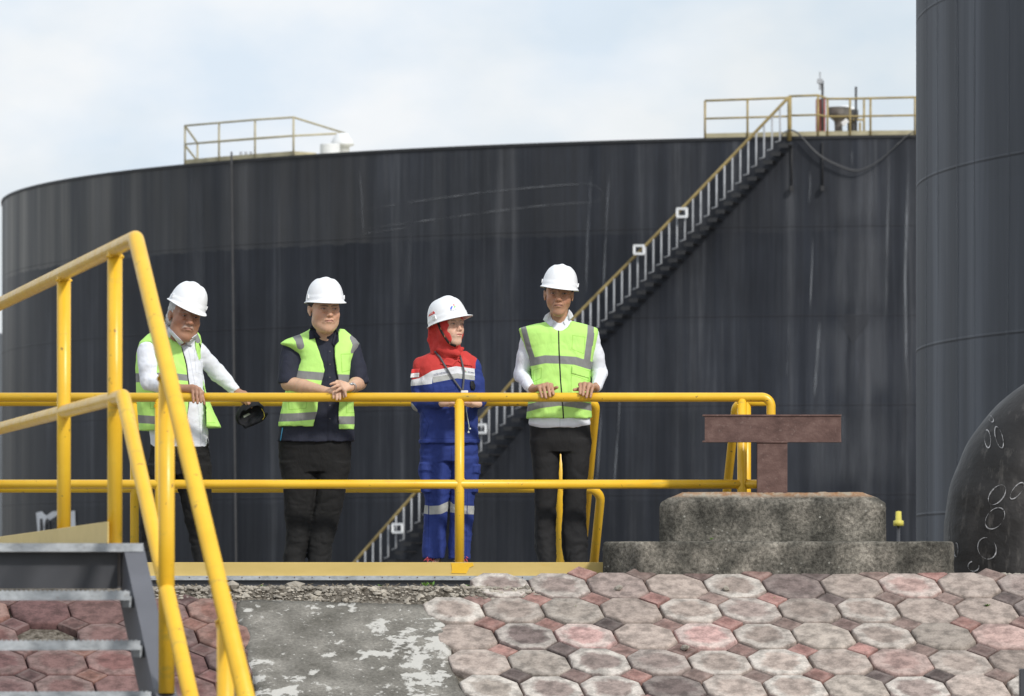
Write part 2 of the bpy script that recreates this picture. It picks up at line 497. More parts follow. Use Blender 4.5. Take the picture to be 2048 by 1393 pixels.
# ------------------------------------------------------------------ octagon paving on the bund face
def build_pavers():
    rng = random.Random(11)
    W = 0.343                         # pitch along the row
    sy = 0.335                        # pitch down the slope
    sh = 0.0735                       # sideways run of each next row
    cut = 0.285
    # slope frame: u = +x, v = down the slope toward the viewer
    cs = 1 / math.sqrt(1 + SL * SL)
    dv = Vector((0, -cs, -SL * cs)); du = Vector((1, 0, 0)); dn = du.cross(dv) * -1
    if dn.z < 0: dn = -dn
    O = Vector((P(1118, 1169, 33.35).x, 33.270, slope_z(33.270)))   # middle of one top-row octagon
    vs_, fs, tint, rim, wear = [], [], [], [], []
    def W2(a, b): return O + du * (a * W + b * sh) + dv * (b * sy)
    def add(poly, h, inset, col, wr, tilt):
        # poly in lattice coords around centre (ca, cb)
        ca = sum(p[0] for p in poly) / len(poly); cb = sum(p[1] for p in poly) / len(poly)
        base = len(vs_)
        n = len(poly)
        levels = ((1.0, -0.05, 1.25), (1.0, h * 0.45, 1.05), (1.0 - inset * 0.5, h * 0.86, 0.93), (1.0 - inset * 1.1, h, 0.82), (0.62, h * 1.03, 0.52), (0.3, h * 1.04, 0.22))
        for s, hh, rm in levels:
            for (a, b) in poly:
                p = W2(ca + (a - ca) * s, cb + (b - cb) * s)
                off = hh + (tilt[0] * (a - ca) + tilt[1] * (b - cb)) * s if hh > 0 else hh
                p = p + dn * off
                if 0 < hh and s > 0.9: p += du * rng.uniform(-.0022, .0022) + dv * rng.uniform(-.0022, .0022)
                vs_.append(p); tint.append(col); rim.append(rm); wear.append(wr)
        c = W2(ca, cb) + dn * h * 1.04
        vs_.append(c); tint.append(col); rim.append(0.0); wear.append(wr)
        for k in range(len(levels) - 1):
            for i in range(n):
                j = (i + 1) % n
                fs.append((base + k * n + i, base + k * n + j, base + (k + 1) * n + j, base + (k + 1) * n + i))
        last = base + (len(levels) - 1) * n
        for i in range(n):
            fs.append((last + i, last + (i + 1) % n, base + len(levels) * n))
    pal = [((0.235, 0.195, 0.172), 5), ((0.205, 0.165, 0.150), 5), ((0.28, 0.232, 0.205), 4), ((0.29, 0.205, 0.185), 3), ((0.125, 0.098, 0.092), 3), ((0.255, 0.222, 0.195), 3), ((0.32, 0.21, 0.195), 1)]
    bag = [c for c, k in pal for _ in range(k)]
    dpal = [(0.21, 0.135, 0.12), (0.16, 0.112, 0.102), (0.115, 0.09, 0.085), (0.28, 0.16, 0.14), (0.22, 0.16, 0.142), (0.33, 0.185, 0.165)]
    redp = [(0.155, 0.080, 0.074), (0.125, 0.070, 0.068), (0.185, 0.098, 0.080), (0.15, 0.088, 0.082), (0.115, 0.070, 0.068)]
    def allowed(x, D):
        px = 1024 + x / D * FPX; z = slope_z(D); py = HOR - z / D * FPX
        top = 1146 if px > 1150 else (1154 + (1150 - px) * 0.11 if px > 960 else 1200)
        if px < 470: top = 1198
        if py < top: return False
        le = 472 + (py - 1195) * 0.20 - 14; ri = 868 + (py - 1190) * 0.30 + 8
        if le < px < ri: return False
        return -6.2 < x < 6.2 and D > 29.9
    for b in range(-2, 13):
        for a in range(-22, 24):
            c = W2(a, b)
            g = 0.017
            # octagon
            if allowed(c.x, c.y):
                e = 0.5 - g; k = 0.5 - cut - g * 0.2
                jit = (rng.uniform(-.012, .012), rng.uniform(-.012, .012))
                poly = [(a + x + jit[0], b + y + jit[1]) for x, y in ((-e, -k), (-k, -e), (k, -e), (e, -k), (e, k), (k, e), (-k, e), (-e, k))]
                left = c.x < -1.45
                col = Vector(rng.choice(redp if left else bag)) * rng.uniform(0.84, 1.16) * (1.22 if left else 1.42)
                wr = rng.choice([0.0, .1, .15]) if left else rng.choice([0.0, 0.1, 0.2, 0.35, 0.6, 0.9])
                # the gap left by one missing paver under the stairs
                if not (abs(c.x - P(130, 0, 33).x) < 0.17 and abs(HOR - c.z / c.y * FPX - 1262) < 25):
                    add(poly, 0.018 + rng.uniform(-.004, .005), 0.065, col, wr, (rng.uniform(-.008, .008), rng.uniform(-.008, .008)))
            c2 = W2(a + 0.5, b + 0.5)
            if allowed(c2.x, c2.y):
                k = cut - g * 1.2
                left = c2.x < -1.45
                col = Vector(rng.choice(redp if left else dpal)) * rng.uniform(0.85, 1.25)
                poly = [(a + .5 + x, b + .5 + y) for x, y in ((-k, 0), (0, -k), (k, 0), (0, k))]
                add(poly, 0.014 + rng.uniform(-.007, .008), 0.12, col, 0.08, (rng.uniform(-.008, .008), rng.uniform(-.008, .008)))
    me = bpy.data.meshes.new('slope_paving'); me.from_pydata([tuple(v) for v in vs_], [], fs)
    ca = me.attributes.new('tint', 'FLOAT_COLOR', 'POINT')
    ca.data.foreach_set('color', np.array([[c[0], c[1], c[2], 1] for c in tint], dtype=np.float32).ravel())
    for nm, arr in (('rim', rim), ('wear', wear)):
        at = me.attributes.new(nm, 'FLOAT', 'POINT'); at.data.foreach_set('value', np.array(arr, dtype=np.float32))
    o = link_mesh('slope_paving', me, M['paver'], smooth=False)
    bm = bmesh.new(); bm.from_mesh(me); bmesh.ops.recalc_face_normals(bm, faces=bm.faces[:]); bm.to_mesh(me); bm.free()
    auto_smooth(o, 50)
    tag(o, kind='structure')
build_pavers()

def build_apron():
    rng = random.Random(5)
    nu, nv = 44, 60
    vs_, fs = [], []
    def edge(t, s):
        D = 33.04 - t * 3.2
        z = slope_z(D); py = HOR - z / D * FPX
        l = 470 + (py - 1195) * 0.20 + 6 * math.sin(py * 0.07) + rng.uniform(-2, 2)
        r = 868 + (py - 1190) * 0.30 + 9 * math.sin(py * 0.045 + 1) + rng.uniform(-3, 3)
        return (l if s == 0 else r), D
    for j in range(nv + 1):
        t = j / nv
        l, D = edge(t, 0); r, _ = edge(t, 1)
        for i in range(nu + 1):
            s = i / nu
            px = l + (r - l) * s
            x = (px - 1024) / FPX * D
            z = slope_z(D) + 0.026 + 0.012 * math.sin(x * 3.1) + rng.uniform(-.003, .003)
            z -= 0.02 * (1 - sm(0, 0.03, s)) + 0.02 * sm(0.97, 1, s)
            vs_.append((x, D, z))
    nt_ = len(vs_)
    for j in range(nv):
        for i in range(nu):
            a = j * (nu + 1) + i
            fs.append((a, a + 1, a + nu + 2, a + nu + 1))
    # skirt so the sheet has thickness
    rim_ = [j * (nu + 1) for j in range(nv + 1)] + [nv * (nu + 1) + i for i in range(1, nu + 1)] + [j * (nu + 1) + nu for j in range(nv - 1, -1, -1)] + [i for i in range(nu - 1, 0, -1)]
    b0 = len(vs_)
    for k in rim_:
        x, y, z = vs_[k]; vs_.append((x, y + 0.02, z - 0.09))
    for k in range(len(rim_)):
        k2 = (k + 1) % len(rim_)
        fs.append((rim_[k], rim_[k2], b0 + k2, b0 + k))
    me = bpy.data.meshes.new('concrete_apron'); me.from_pydata(vs_, [], fs)
    o = link_mesh('concrete_apron', me, M['apron'], smooth=True)
    tag(o, kind='structure')
build_apron()

# ------------------------------------------------------------------ grit, weeds
def ico(bm, c, s, rng):
    """one irregular pebble"""
    t = (1 + 5 ** .5) / 2
    base = [(-1, t, 0), (1, t, 0), (-1, -t, 0), (1, -t, 0), (0, -1, t), (0, 1, t), (0, -1, -t), (0, 1, -t), (t, 0, -1), (t, 0, 1), (-t, 0, -1), (-t, 0, 1)]
    F = [(0, 11, 5), (0, 5, 1), (0, 1, 7), (0, 7, 10), (0, 10, 11), (1, 5, 9), (5, 11, 4), (11, 10, 2), (10, 7, 6), (7, 1, 8), (3, 9, 4), (3, 4, 2), (3, 2, 6), (3, 6, 8), (3, 8, 9), (4, 9, 5), (2, 4, 11), (6, 2, 10), (8, 6, 7), (9, 8, 1)]
    q = Matrix.Rotation(rng.uniform(0, 6.28), 3, 'Z') @ Matrix.Rotation(rng.uniform(-.5, .5), 3, 'X')
    sx, sy_, sz = s * rng.uniform(.7, 1.3), s * rng.uniform(.6, 1.1), s * rng.uniform(.35, .7)
    v = [bm.verts.new(Vector(c) + q @ Vector((p[0] * sx * rng.uniform(.75, 1.2), p[1] * sy_ * rng.uniform(.75, 1.2), p[2] * sz * rng.uniform(.75, 1.2))) * 0.55) for p in base]
    for f in F: bm.faces.new([v[i] for i in f])
def build_grit():
    rng = random.Random(21)
    bm = bmesh.new()
    for k in range(8500):
        x = rng.uniform(-2.2, 5.2)
        if x < 0.5: D = rng.uniform(33.02, 33.95) if rng.random() < .45 else rng.uniform(33.04, 33.24)
        else: D = rng.uniform(33.36, 33.6) if rng.random() < .5 else rng.uniform(33.5, 36)
        s = rng.choice([0.005, 0.006, 0.008, 0.011, 0.014, 0.02]) * rng.uniform(.7, 1.3)
        z = ground_z(x, D) + s * 0.15
        ico(bm, (x, D, z), s, rng)
    # a few larger broken stones at the slab's corner, below the walkway and on the paving
    for px, py, D, s in ((1222, 1138, 33.25, .05), (1236, 1142, 33.2, .035), (1268, 1146, 33.3, .03), (1370, 1304, 32.5, .034),
                         (590, 1170, 33.4, .05), (700, 1178, 33.3, .03), (462, 1196, 33.2, .05), (930, 1190, 33.2, .035), (1452, 1150, 33.2, .03), (1020, 1176, 33.3, .03)):
        p = P(px, py, D); 
        p.z = max(ground_z(p.x, D), slope_z(D) + 0.02 if D < 33.25 else -9) + s * .25
        ico(bm, p, s, rng)
    o = bm_obj('gravel', bm, M['gravel']); tag(o, kind='stuff', label='loose grit and small stones along the top of the paved slope', cat='gravel')
    # dry stems and weeds
    bm = bmesh.new()
    for k in range(170):
        x = rng.uniform(-2.1, 0.75); D = rng.uniform(33.2, 33.85); z = ground_z(x, D)
        a = rng.uniform(0, 6.28); l = rng.uniform(.02, .07)
        tube(bm, [(x, D, z + .004), (x + math.cos(a) * l, D + math.sin(a) * l * .4, z + rng.uniform(.004, .03))], 0.0018, 4, False)
    o = bm_obj('dry_litter', bm, M['twig']); tag(o, kind='stuff', label='dry stems and leaf litter in front of the walkway beam', cat='litter')
    bm = bmesh.new()
    def leafs(x, D, z, n, s):
        for _ in range(n):
            a = rng.uniform(0, 6.28); l = s * rng.uniform(.6, 1.3)
            d = Vector((math.cos(a), math.sin(a) * .6, rng.uniform(.2, 1.0))).normalized() * l
            w_ = Vector((-d.y, d.x, 0)).normalized() * l * .28 if d.xy.length > 1e-4 else Vector((l * .3, 0, 0))
            b = Vector((x, D, z))
            v = [bm.verts.new(b), bm.verts.new(b + d * .5 + w_), bm.verts.new(b + d), bm.verts.new(b + d * .5 - w_)]
            bm.faces.new(v)
    for px, py, D, n, s in ((863, 1168, 33.6, 14, .035), (850, 1196, 33.25, 10, .03), (760, 1182, 33.45, 10, .02), (525, 1186, 33.4, 10, .022), (710, 1180, 33.5, 8, .018), (935, 1172, 33.6, 8, .02),
                            (1423, 1080, 33.4, 8, .016), (1975, 1205, 33.0, 10, .022), (1548, 1186, 33.1, 5, .014), (600, 1186, 33.4, 8, .018), (1150, 1204, 33.0, 5, .014)):
        p = P(px, py, D); z = ground_z(p.x, D) + .01 if py > 1100 else p.z
        if D < 33.2: z = slope_z(D) + 0.02
        leafs(p.x, D, z, n, s)
    o = bm_obj('weeds', bm, M['leaf']); tag(o, kind='stuff', label='small green weeds sprouting along the top of the slope', cat='weeds')
build_grit()
# ------------------------------------------------------------------ crossover walkway
def build_walkway():
    root = empty('walkway', P(760, 1152, 34.45))
    tag(root, 'long steel walkway with yellow pipe railings, where the four people stand', 'walkway')
    Y = M['yellow']; r = 0.0275
    Dn, Df = 34.0, 34.97
    xl = P(-140, 0, 34).x
    zt, zm = P(0, 795, Dn).z, P(0, 969, Dn).z
    # front railing: top rail loops down into the mid rail at its right end
    xr = P(1542, 0, 34).x
    path = fillet([(xl, Dn, zt), (xr, Dn, zt), (xr, Dn, zm), (P(1490, 0, 34).x, Dn, zm)], 0.055)
    pipe('top_rail', path[:], r, Y, root, dense=None)
    pipe('mid_rail', [(xl, Dn, zm), (P(1492, 0, 34).x, Dn, zm)], r, Y, root)
    for px in (-60, 319, 919, 1484):
        x = P(px, 0, Dn).x
        pipe('post', [(x, Dn, -0.02), (x, Dn, zt - 0.01)], 0.0285, Y, root)
    # weld collars where the pipes meet
    bm = bmesh.new()
    for px in (319, 919, 1484):
        x = P(px, 0, Dn).x
        for z in (zm, zt - 0.03):
            bm = bmesh.new()
            for k in range(16):
                a = k / 16 * 6.283
                rr = random.Random(k + px).uniform(.004, .007)
                c = Vector((x + 0.029 * math.cos(a), Dn - 0.004 + 0.029 * math.sin(a) * .6, z + 0.031 * math.cos(a + .6)))
                bmesh.ops.create_icosphere(bm, subdivisions=1, radius=rr, matrix=Matrix.Translation(c))
            bm_obj('weld', bm, Y, root, True)
    # rear railing, in two lengths either side of the rear steps
    zt2, zm2 = P(0, 804, Df).z, P(0, 977, Df).z
    xa = P(1186, 0, Df).x
    lat = -0.11
    def steps_rail(x0, z0, down, L=1.7):
        return [(x0, Df, z0), (x0 + lat * L * .75, Df + L * .8, z0 - L)]
    # left rear rail turns and runs down the rear steps
    e = steps_rail(P(1192, 0, Df).x, zt2, 1)
    pipe('rear_top_rail', fillet([(xl, Df, zt2), (P(1192, 0, Df).x, Df, zt2), e[1]], 0.05), r, Y, root)
    e = steps_rail(P(1200, 0, Df).x, zm2, 1, 1.2)
    pipe('rear_mid_rail', fillet([(xl, Df, zm2), (P(1203, 0, Df).x, Df, zm2), e[1]], 0.09), r, Y, root)
    xs_ = P(1476, 0, Df).x
    e = steps_rail(xs_, zt2, 1)
    pipe('rear_top_rail', fillet([e[1], (xs_ - 0.01, Df, zt2), (P(1540, 0, Df).x, Df, zt2)], 0.07), r, Y, root)
    pipe('post', [(P(1493, 0, Df).x, Df, -0.02), (P(1493, 0, Df).x, Df, zt2)], 0.0275, Y, root)
    for px in (-80, 269, 1120):
        x = P(px, 0, Df).x
        pipe('post', [(x, Df, -0.02), (x, Df, zt2 - 0.01)], 0.0275, Y, root)
    # brace seen between the legs of the man on the right
    # deck and edges
    xe = P(1500, 0, 34).x
    bm = bmesh.new(); box(bm, xl, P(1207, 0, 34).x, Dn - 0.03, Dn - 0.024, P(0, 1152, 34).z - .002, P(0, 1125, 34).z)
    bevel(bm, 0.0015, 1)
    bm_obj('toe_board', bm, M['faded'], root)
    # repainted patch round the middle post
    bm = bmesh.new()
    x = P(919, 0, Dn).x
    pts = [(-.050, .072), (-.044, .03), (-.05, .012), (.04, .010), (.052, .03), (.060, .045), (.085, .056), (.080, .073)]
    v0 = [bm.verts.new((x + a, Dn - 0.0335, b - 0.002)) for a, b in pts]
    v1 = [bm.verts.new((x + a, Dn - 0.0305, b - 0.002)) for a, b in pts]
    bm.faces.new(v0); bm.faces.new(v1[::-1])
    for i in range(len(pts)): bm.faces.new((v0[i], v0[(i + 1) % 8], v1[(i + 1) % 8], v1[i]))
    bm_obj('paint_patch', bm, Y, root)
    bm = bmesh.new(); box(bm, xl, xe, Dn - 0.055, Df + 0.03, -0.032, -0.006); 
    bm_obj('deck', bm, M['galv'], root)
    px = 345     # row of bolt heads along the deck edge
    while px < 1205:
        bm = bmesh.new(); p = P(px, 1156.5, 34); obox(bm, (p.x, Dn - 0.0565, p.z + .004), (.0025, 0, 0), (0, .002, 0), (0, 0, .003)); px += 35
        bm_obj('bolt', bm, M['rust'], root)
    bm = bmesh.new()
    for y0 in (Dn - 0.03, Df - 0.02):
        box(bm, xl, xe, y0, y0 + 0.008, -0.17, -0.034)
        box(bm, xl, xe, y0 - .0, y0 + 0.05, -0.178, -0.17)
    bm_obj('side_beam', bm, M['dark'], root)
    # rear steps going down toward the tanks
    x0, x1 = P(1200, 0, Df).x, P(1470, 0, Df).x
    for k in range(1, 8):
        bm = bmesh.new(); yy = Df + 0.06 + k * 0.2
        box(bm, x0 - k * .02, x1 - k * .02, yy, yy + .2, -0.03 - k * .22, -0.005 - k * .22)
        bm_obj('tread', bm, M['galv'], root)
    return root
build_walkway()

# ------------------------------------------------------------------ foreground stairs and landing
U = Vector((-0.1884, 1.0, 0)).normalized()          # along the landing, away from the camera
V = Vector((1.0, 0.1884, 0)).normalized()           # across, toward the right
def S(D, z):
    """point on the right-hand rail plane of the stairs at depth D"""
    return Vector((-1.339 - 0.1884 * (D - 20.2), D, z))
def build_stairs():
    root = empty('access_stairs', S(20.2, -1.65))
    tag(root, 'steep steel access stairs with thick yellow handrails, close to the camera', 'stairs')
    Y = M['yellow']; r = 0.0285
    k = 0.565
    def zs(D, z0): return z0 - k * (20.2 - D)
    D0 = 20.17
    top = fillet([S(26.5, 1.193), S(D0, 1.193), S(16.4, zs(16.4, 1.193))], 0.10, 12)
    pipe('handrail', top, r, Y, root, 20)
    Dm = 20.55
    mid = fillet([S(26.5, .645), S(Dm, .645), S(16.4, .645 - k * (Dm - 16.4))], 0.10, 12)
    pipe('mid_rail', mid, r * .95, Y, root, 20)
    for D in (20.8, 22.5, 26.2):
        pipe('post', [S(D, 0.10), S(D, 1.18)], 0.0275, Y, root, 20)
    for D in (19.32, 17.87, 16.6):
        pipe('post', [S(D, zs(D, .115) - .02), S(D, zs(D, 1.18))], 0.0275, Y, root, 20)
    # weld beads where posts meet the handrail and mid rail
    for D, zz in ((20.8, 1.163), (22.5, 1.163), (19.32, zs(19.32, 1.163)), (17.87, zs(17.87, 1.163))):
        bm = bmesh.new(); rg = random.Random(int(D * 10))
        for q_ in range(18):
            a_ = q_ / 18 * 6.283
            c_ = S(D, zz) + V * (.029 * math.cos(a_)) + Vector((0, .029 * math.sin(a_), rg.uniform(-.003, .003) + (.0 if D > 20 else .016 * math.sin(a_) * -1)))
            bmesh.ops.create_icosphere(bm, subdivisions=1, radius=rg.uniform(.004, .0065), matrix=Matrix.Translation(c_))
        bm_obj('weld', bm, Y, root, True)
    # landing: toe board, deck plate edge, front beam
    bm = bmesh.new()
    a = S(20.72, .152); b = S(26.5, .111)
    obox(bm, (a + b) / 2 - V * .034, (b - a) / 2, V * .003, Vector((0, 0, .042)))
    bevel(bm, .002, 1)
    bm_obj('toe_board', bm, M['faded'], root)
    bm = bmesh.new()
    n0 = S(20.2, .097) + V * .03
    mid_ = n0 - V * .55 + U * 3.0
    obox(bm, mid_, V * .55, U * 3.0, Vector((0, 0, .015)))
    bm_obj('landing_deck', bm, M['galv'], root)
    bm = bmesh.new()
    c = S(20.26, .015) - V * .62
    obox(bm, c, V * .565, U * .004, Vector((0, 0, .064)))
    obox(bm, c + U * .03 - Vector((0, 0, .06)), V * .565, U * .03, Vector((0, 0, .004)))
    c = S(23.2, .018) - V * .035
    obox(bm, c, V * .004, U * 2.95, Vector((0, 0, .060)))
    c = S(23.2, .018) - V * 1.1
    obox(bm, c, V * .004, U * 2.95, Vector((0, 0, .060)))
    bm_obj('landing_beam', bm, M['dark'], root)
    for D in (20.45, 25.5):
        for s in (1.04,):
            bm = bmesh.new(); p = S(D, -.83) - V * s
            obox(bm, p, V * .05, U * .05, Vector((0, 0, .79)))
            bm_obj('landing_leg', bm, M['dark'], root)
    # stringers: channels with their flanges turned outward
    sl = Vector((U.x, U.y, 0)) * -1 + Vector((0, 0, -k / 1.0 * 1.0 * (1 / math.sqrt(1 + .1884 ** 2)) )); sl.normalize()
    up = V.cross(sl); up = up if up.z > 0 else -up
    for side in (0, 1):
        bm = bmesh.new()
        D1, D2 = 20.24, 16.55
        p0 = S(D1, zs(D1, .075)) - V * (0.0 if side == 0 else 1.07); p1 = S(D2, zs(D2, .075)) - V * (0.0 if side == 0 else 1.07)
        m = (p0 + p1) / 2; h = (p1 - p0) / 2
        obox(bm, m + V * .0, h, V * .037, up * .004)
        obox(bm, m - V * .033 - up * .105, h, V * .0035, up * .1005)
        obox(bm, m + V * .0 - up * .21, h, V * .037, up * .004)
        bm_obj('stringer', bm, M['slate'], root)
    # treads
    for i in range(1, 10):
        D = 20.2 - .3 * i; z = .097 - .17 * i
        nose = S(D, z)
        bm = bmesh.new()
        obox(bm, nose - V * .56 + U * .003, V * .505, U * .003, Vector((0, 0, .016)))
        # serrated top edge of the nosing
        for q in range(60):
            c = nose - V * (.07 + q * .0165) + Vector((0, 0, .0175)) + U * .003
            obox(bm, c, V * .004, U * .003, Vector((0, 0, .0016)))
        bm_obj('tread_nosing', bm, M['galv'], root)
        bm = bmesh.new()
        for q in range(9):
            obox(bm, nose - V * .56 + U * (.03 + q * .029), V * .505, U * .0025, Vector((0, 0, .0125)))
        for q in range(11):
            obox(bm, nose - V * (.08 + q * .096) + U * .142, V * .003, U * .135, Vector((0, 0, .008)))
        obox(bm, nose - V * .049 + U * .13 - Vector((0, 0, .022)), V * .004, U * .10, Vector((0, 0, .02)))
        bm_obj('tread', bm, M['galv'], root)
    # bolt plate and paint drip at the foot of the first sloping post
    for D in (19.32, 17.87, 16.6):
        bm = bmesh.new(); obox(bm, S(D, zs(D, .085)), sl * .05, V * .036, up * .005)
        bm_obj('post_plate', bm, M['slate'], root)
    return root
build_stairs()

# ------------------------------------------------------------------ concrete base and rusty support
def rough_block(name, plan, z0, z1, mat, seed, amp=.006, topdip=None, label=None, cat=None, origin=None, cell=.03, crown=0.0):
    """upright block with a polygon plan, roughened faces and worn edges"""
    rng = random.Random(seed)
    bm = bmesh.new()
    n = len(plan)
    ring = []
    for i in range(n):
        a = Vector(plan[i]); b = Vector(plan[(i + 1) % n])
        m = max(1, int((b - a).length / cell))
        for k in range(m): ring.append(a.lerp(b, k / m))
    cen = Vector((sum(p[0] for p in plan) / n, sum(p[1] for p in plan) / n))
    nz_ = max(2, int((z1 - z0) / cell))
    lev = [(z0 + (z1 - z0) * k / nz_, 0) for k in range(nz_ + 1)]
    lev[-1] = (z1 - .008, 0.003)
    lev += [(z1, .012), (z1 + crown * .35 + .001, .05), (z1 + crown * .8 + .002, .14)]
    rows = []
    for z, ins in lev:
        row = []
        for p in ring:
            d = (cen - p); q = p + d.normalized() * min(ins, d.length * .6)
            row.append(bm.verts.new((q.x + rng.uniform(-amp, amp), q.y + rng.uniform(-amp, amp), z + rng.uniform(-amp, amp) * .8)))
        rows.append(row)
    for a, b in zip(rows[:-1], rows[1:]):
        for i in range(len(ring)):
            j = (i + 1) % len(ring)
            bm.faces.new((a[i], a[j], b[j], b[i]))
    bm.faces.new(rows[-1])
    o = bm_obj(name, bm, mat, None, True, origin)
    return o
def Q(px, D): return ((px - 1024) / FPX * D, D)
o = rough_block('concrete_slab', [Q(1281, 33.42), Q(1890, 33.42), Q(1908, 33.52), Q(1900, 33.93), Q(1206, 33.93), Q(1207, 33.68)], -0.10, P(0, 1084, 33.3).z, M['concrete'], 2, .004, origin=(P(1550, 0, 33.5).x, 33.5, 0))
tag(o, 'low mossy concrete slab at the top of the paved slope, under the thicker round-cornered block', 'concrete slab')
mblock = m_concrete('rust_stained_concrete', 0.28)
o = rough_block('concrete_block', [Q(1352, 33.56), Q(1745, 33.56), Q(1771, 33.62), Q(1771, 33.86), Q(1745, 33.92), Q(1345, 33.92), Q(1320, 33.86), Q(1320, 33.63)], P(0, 1084, 33.3).z - .004, P(0, 1004, 33.4).z, mblock, 4, .005, origin=(P(1545, 0, 33.5).x, 33.5, P(0, 1084, 33.3).z), crown=.07)
tag(o, 'thick weathered concrete block on the slab, rust stained on top beneath the T-shaped steel support', 'concrete block')

def build_tee():
    root = empty('pipe_support', P(1545, 1000, 33.68))
    tag(root, 'rusty T-shaped pipe support of H-section steel standing on the concrete block', 'pipe support')
    D = 33.72
    x0, x1 = P(1405, 0, D).x, P(1682, 0, D).x
    z0, z1 = P(0, 885, D).z, P(0, 830, D).z
    bm = bmesh.new()
    t = .009
    box(bm, x0, x1, D - .055, D + .055, z1 - t, z1)
    box(bm, x0, x1, D - .055, D + .055, z0, z0 + t)
    box(bm, x0 + .012, x1 - .002, D - .048, D - .040, z0 + t, z1 - t)
    # ragged torch-cut left end
    bm_obj('cross_beam', bm, M['rust'], root)
    bm = bmesh.new()
    a, b = P(1514, 0, D).x, P(1574, 0, D).x
    zb = P(0, 990, D).z
    box(bm, a, b, D - .05, D - .042, zb, z0 - .001)
    box(bm, a, b, D + .042, D + .05, zb, z0 - .001)
    box(bm, (a + b) / 2 - .004, (a + b) / 2 + .004, D - .042, D + .042, zb, z0 - .001)
    bm_obj('column', bm, M['rust'], root)
    bm = bmesh.new()
    tube(bm, [(a, D - .052, z0 - .001), (b, D - .052, z0 - .001)], .006, 8)
    bm_obj('weld', bm, M['rust'], root)
build_tee()

# ------------------------------------------------------------------ black pipe elbow on the right
def m_elbow():
    b = MB('black_pipe_wrap')
    f = b.noise(2.6, b.obj((1, 1, .6)), 5, 0.6)
    c = b.ramp(f, [(0.35, (0.014, 0.013, 0.013)), (0.55, (0.028, 0.026, 0.026)), (0.72, (0.075, 0.070, 0.068))])
    d = b.ramp(b.noise(11.0, b.obj((1.6, 1.6, .5)), 6, .65), [(0.55, 0.0), (0.75, 1.0)])
    c = b.mix(b.math('MULTIPLY', d, .45), c, (0.16, 0.15, 0.14))
    b.bump(b.noise(5.0, detail=4), .5, .03)
    return b.done(c, b.ramp(f, [(.3, .40), (.7, .6)]), 0, .35)
def build_elbow():
    D = 35.3
    s = D / FPX
    root = empty('pipe_elbow', P(2010, 1150, D))
    tag(root, 'fat black pipe elbow marked with white chalk rings, at the right edge of the frame', 'pipe')
    r = 0.40
    xl = P(1889, 0, D).x
    Rb = 352 * s - r            # bend radius of the centre line
    zc = P(0, 1062, D).z
    cx = xl + r + Rb
    # path: rises, then bends over to the right and slightly toward the viewer
    hd = Vector((0.94, -0.34, 0)).normalized()
    hd = Vector((1, 0, 0))
    pts = []
    c0 = Vector((cx - Rb, D, 0))
    for z in np.linspace(-1.5, zc, 8)[:-1]: pts.append(Vector((c0.x, D, z)))
    for k in range(33):
        a = R(90) * k / 32
        pts.append(Vector((c0.x, D, zc)) + hd * (Rb * (1 - math.cos(a))) + Vector((0, 0, Rb * math.sin(a))))
    for k in range(1, 6): pts.append(pts[-1] + hd * .25)
    bm = bmesh.new()
    tube(bm, pts, r, 64, True)
    lay = None
    for v in bm.verts:
        p = v.co
        n = math.sin(p.z * 21 + p.x * 9) * .003 + math.sin(p.x * 31 + p.y * 17) * .002
        v.co.x += n; v.co.y += n
    me = bpy.data.meshes.new('pipe_wall'); bm.to_mesh(me); bm.free()
    link_mesh('pipe_wall', me, m_elbow(), root, True)
    # chalk rings lie on the pipe wall
    def surf(px, py):
        best = None
        o = Vector((0, 0, 0)); d = Vector(((px - 1024) / FPX, 1, (HOR - py) / FPX))
        lo = None
        def sd_(p):
            q = p - Vector((c0.x, D, 0))
            h = q.dot(hd); side = q - hd * h; side.z = 0
            if q.z <= zc: return math.sqrt(h * h + side.length ** 2) - r
            dz = q.z - zc; hh = h - Rb
            if hh >= 0: return math.sqrt((dz - Rb) ** 2 + side.length ** 2) - r
            return math.sqrt((math.sqrt(hh * hh + dz * dz) - Rb) ** 2 + side.length ** 2) - r
        t = D - 1.5
        for _ in range(60):
            e = sd_(d * t)
            if e < .0004: break
            t += e * .95
            if t > D + 1.5: return None
        return d * (t - .007)
    mw = m_simple('white_chalk', (0.27, 0.27, 0.28), 0.8, .8, 40)
    rings = [((1994, 990), 13, 23, -38), ((1990, 1037), 16, 24, -38), ((1974, 1097), 18, 22, 20), ((1947, 1133), 11, 10, 0),
             ((1998, 875), 7, 22, 15), ((1975, 878), 6, 18, 5), ((2034, 982), 8, 20, -38), ((1893, 1069), 5, 14, 5), ((1912, 1100), 4, 14, 0), ((1982, 838), 4, 7, 30)]
    rng = random.Random(4)
    for (cx_, cy_), a, b_, rot in rings:
        bm = bmesh.new(); cr_, sr = math.cos(R(-rot)), math.sin(R(-rot))
        prev = None
        start = rng.uniform(0, 6.28); gap = rng.choice([.15, .9, 1.6])
        n = 44
        for k in range(n + 1):
            t = start + (6.283 - gap) * k / n
            ww = 1.3 + 1.1 * math.sin(t * 2 + start) + rng.uniform(-.5, .5)
            row = []
            for s_ in (-1, 1):
                ax = a + s_ * ww * .5; bx = b_ + s_ * ww * .5
                x = ax * math.cos(t); y = bx * math.sin(t)
                q = surf(cx_ + x * cr_ - y * sr, cy_ + x * sr + y * cr_)
                row.append(q)
            if None in row: prev = None; continue
            row = [bm.verts.new(q) for q in row]
            if prev: bm.faces.new((prev[0], prev[1], row[1], row[0]))
            prev = row
        if len(bm.faces): bm_obj('chalk_ring', bm, mw, root)
        else: bm.free()
build_elbow()

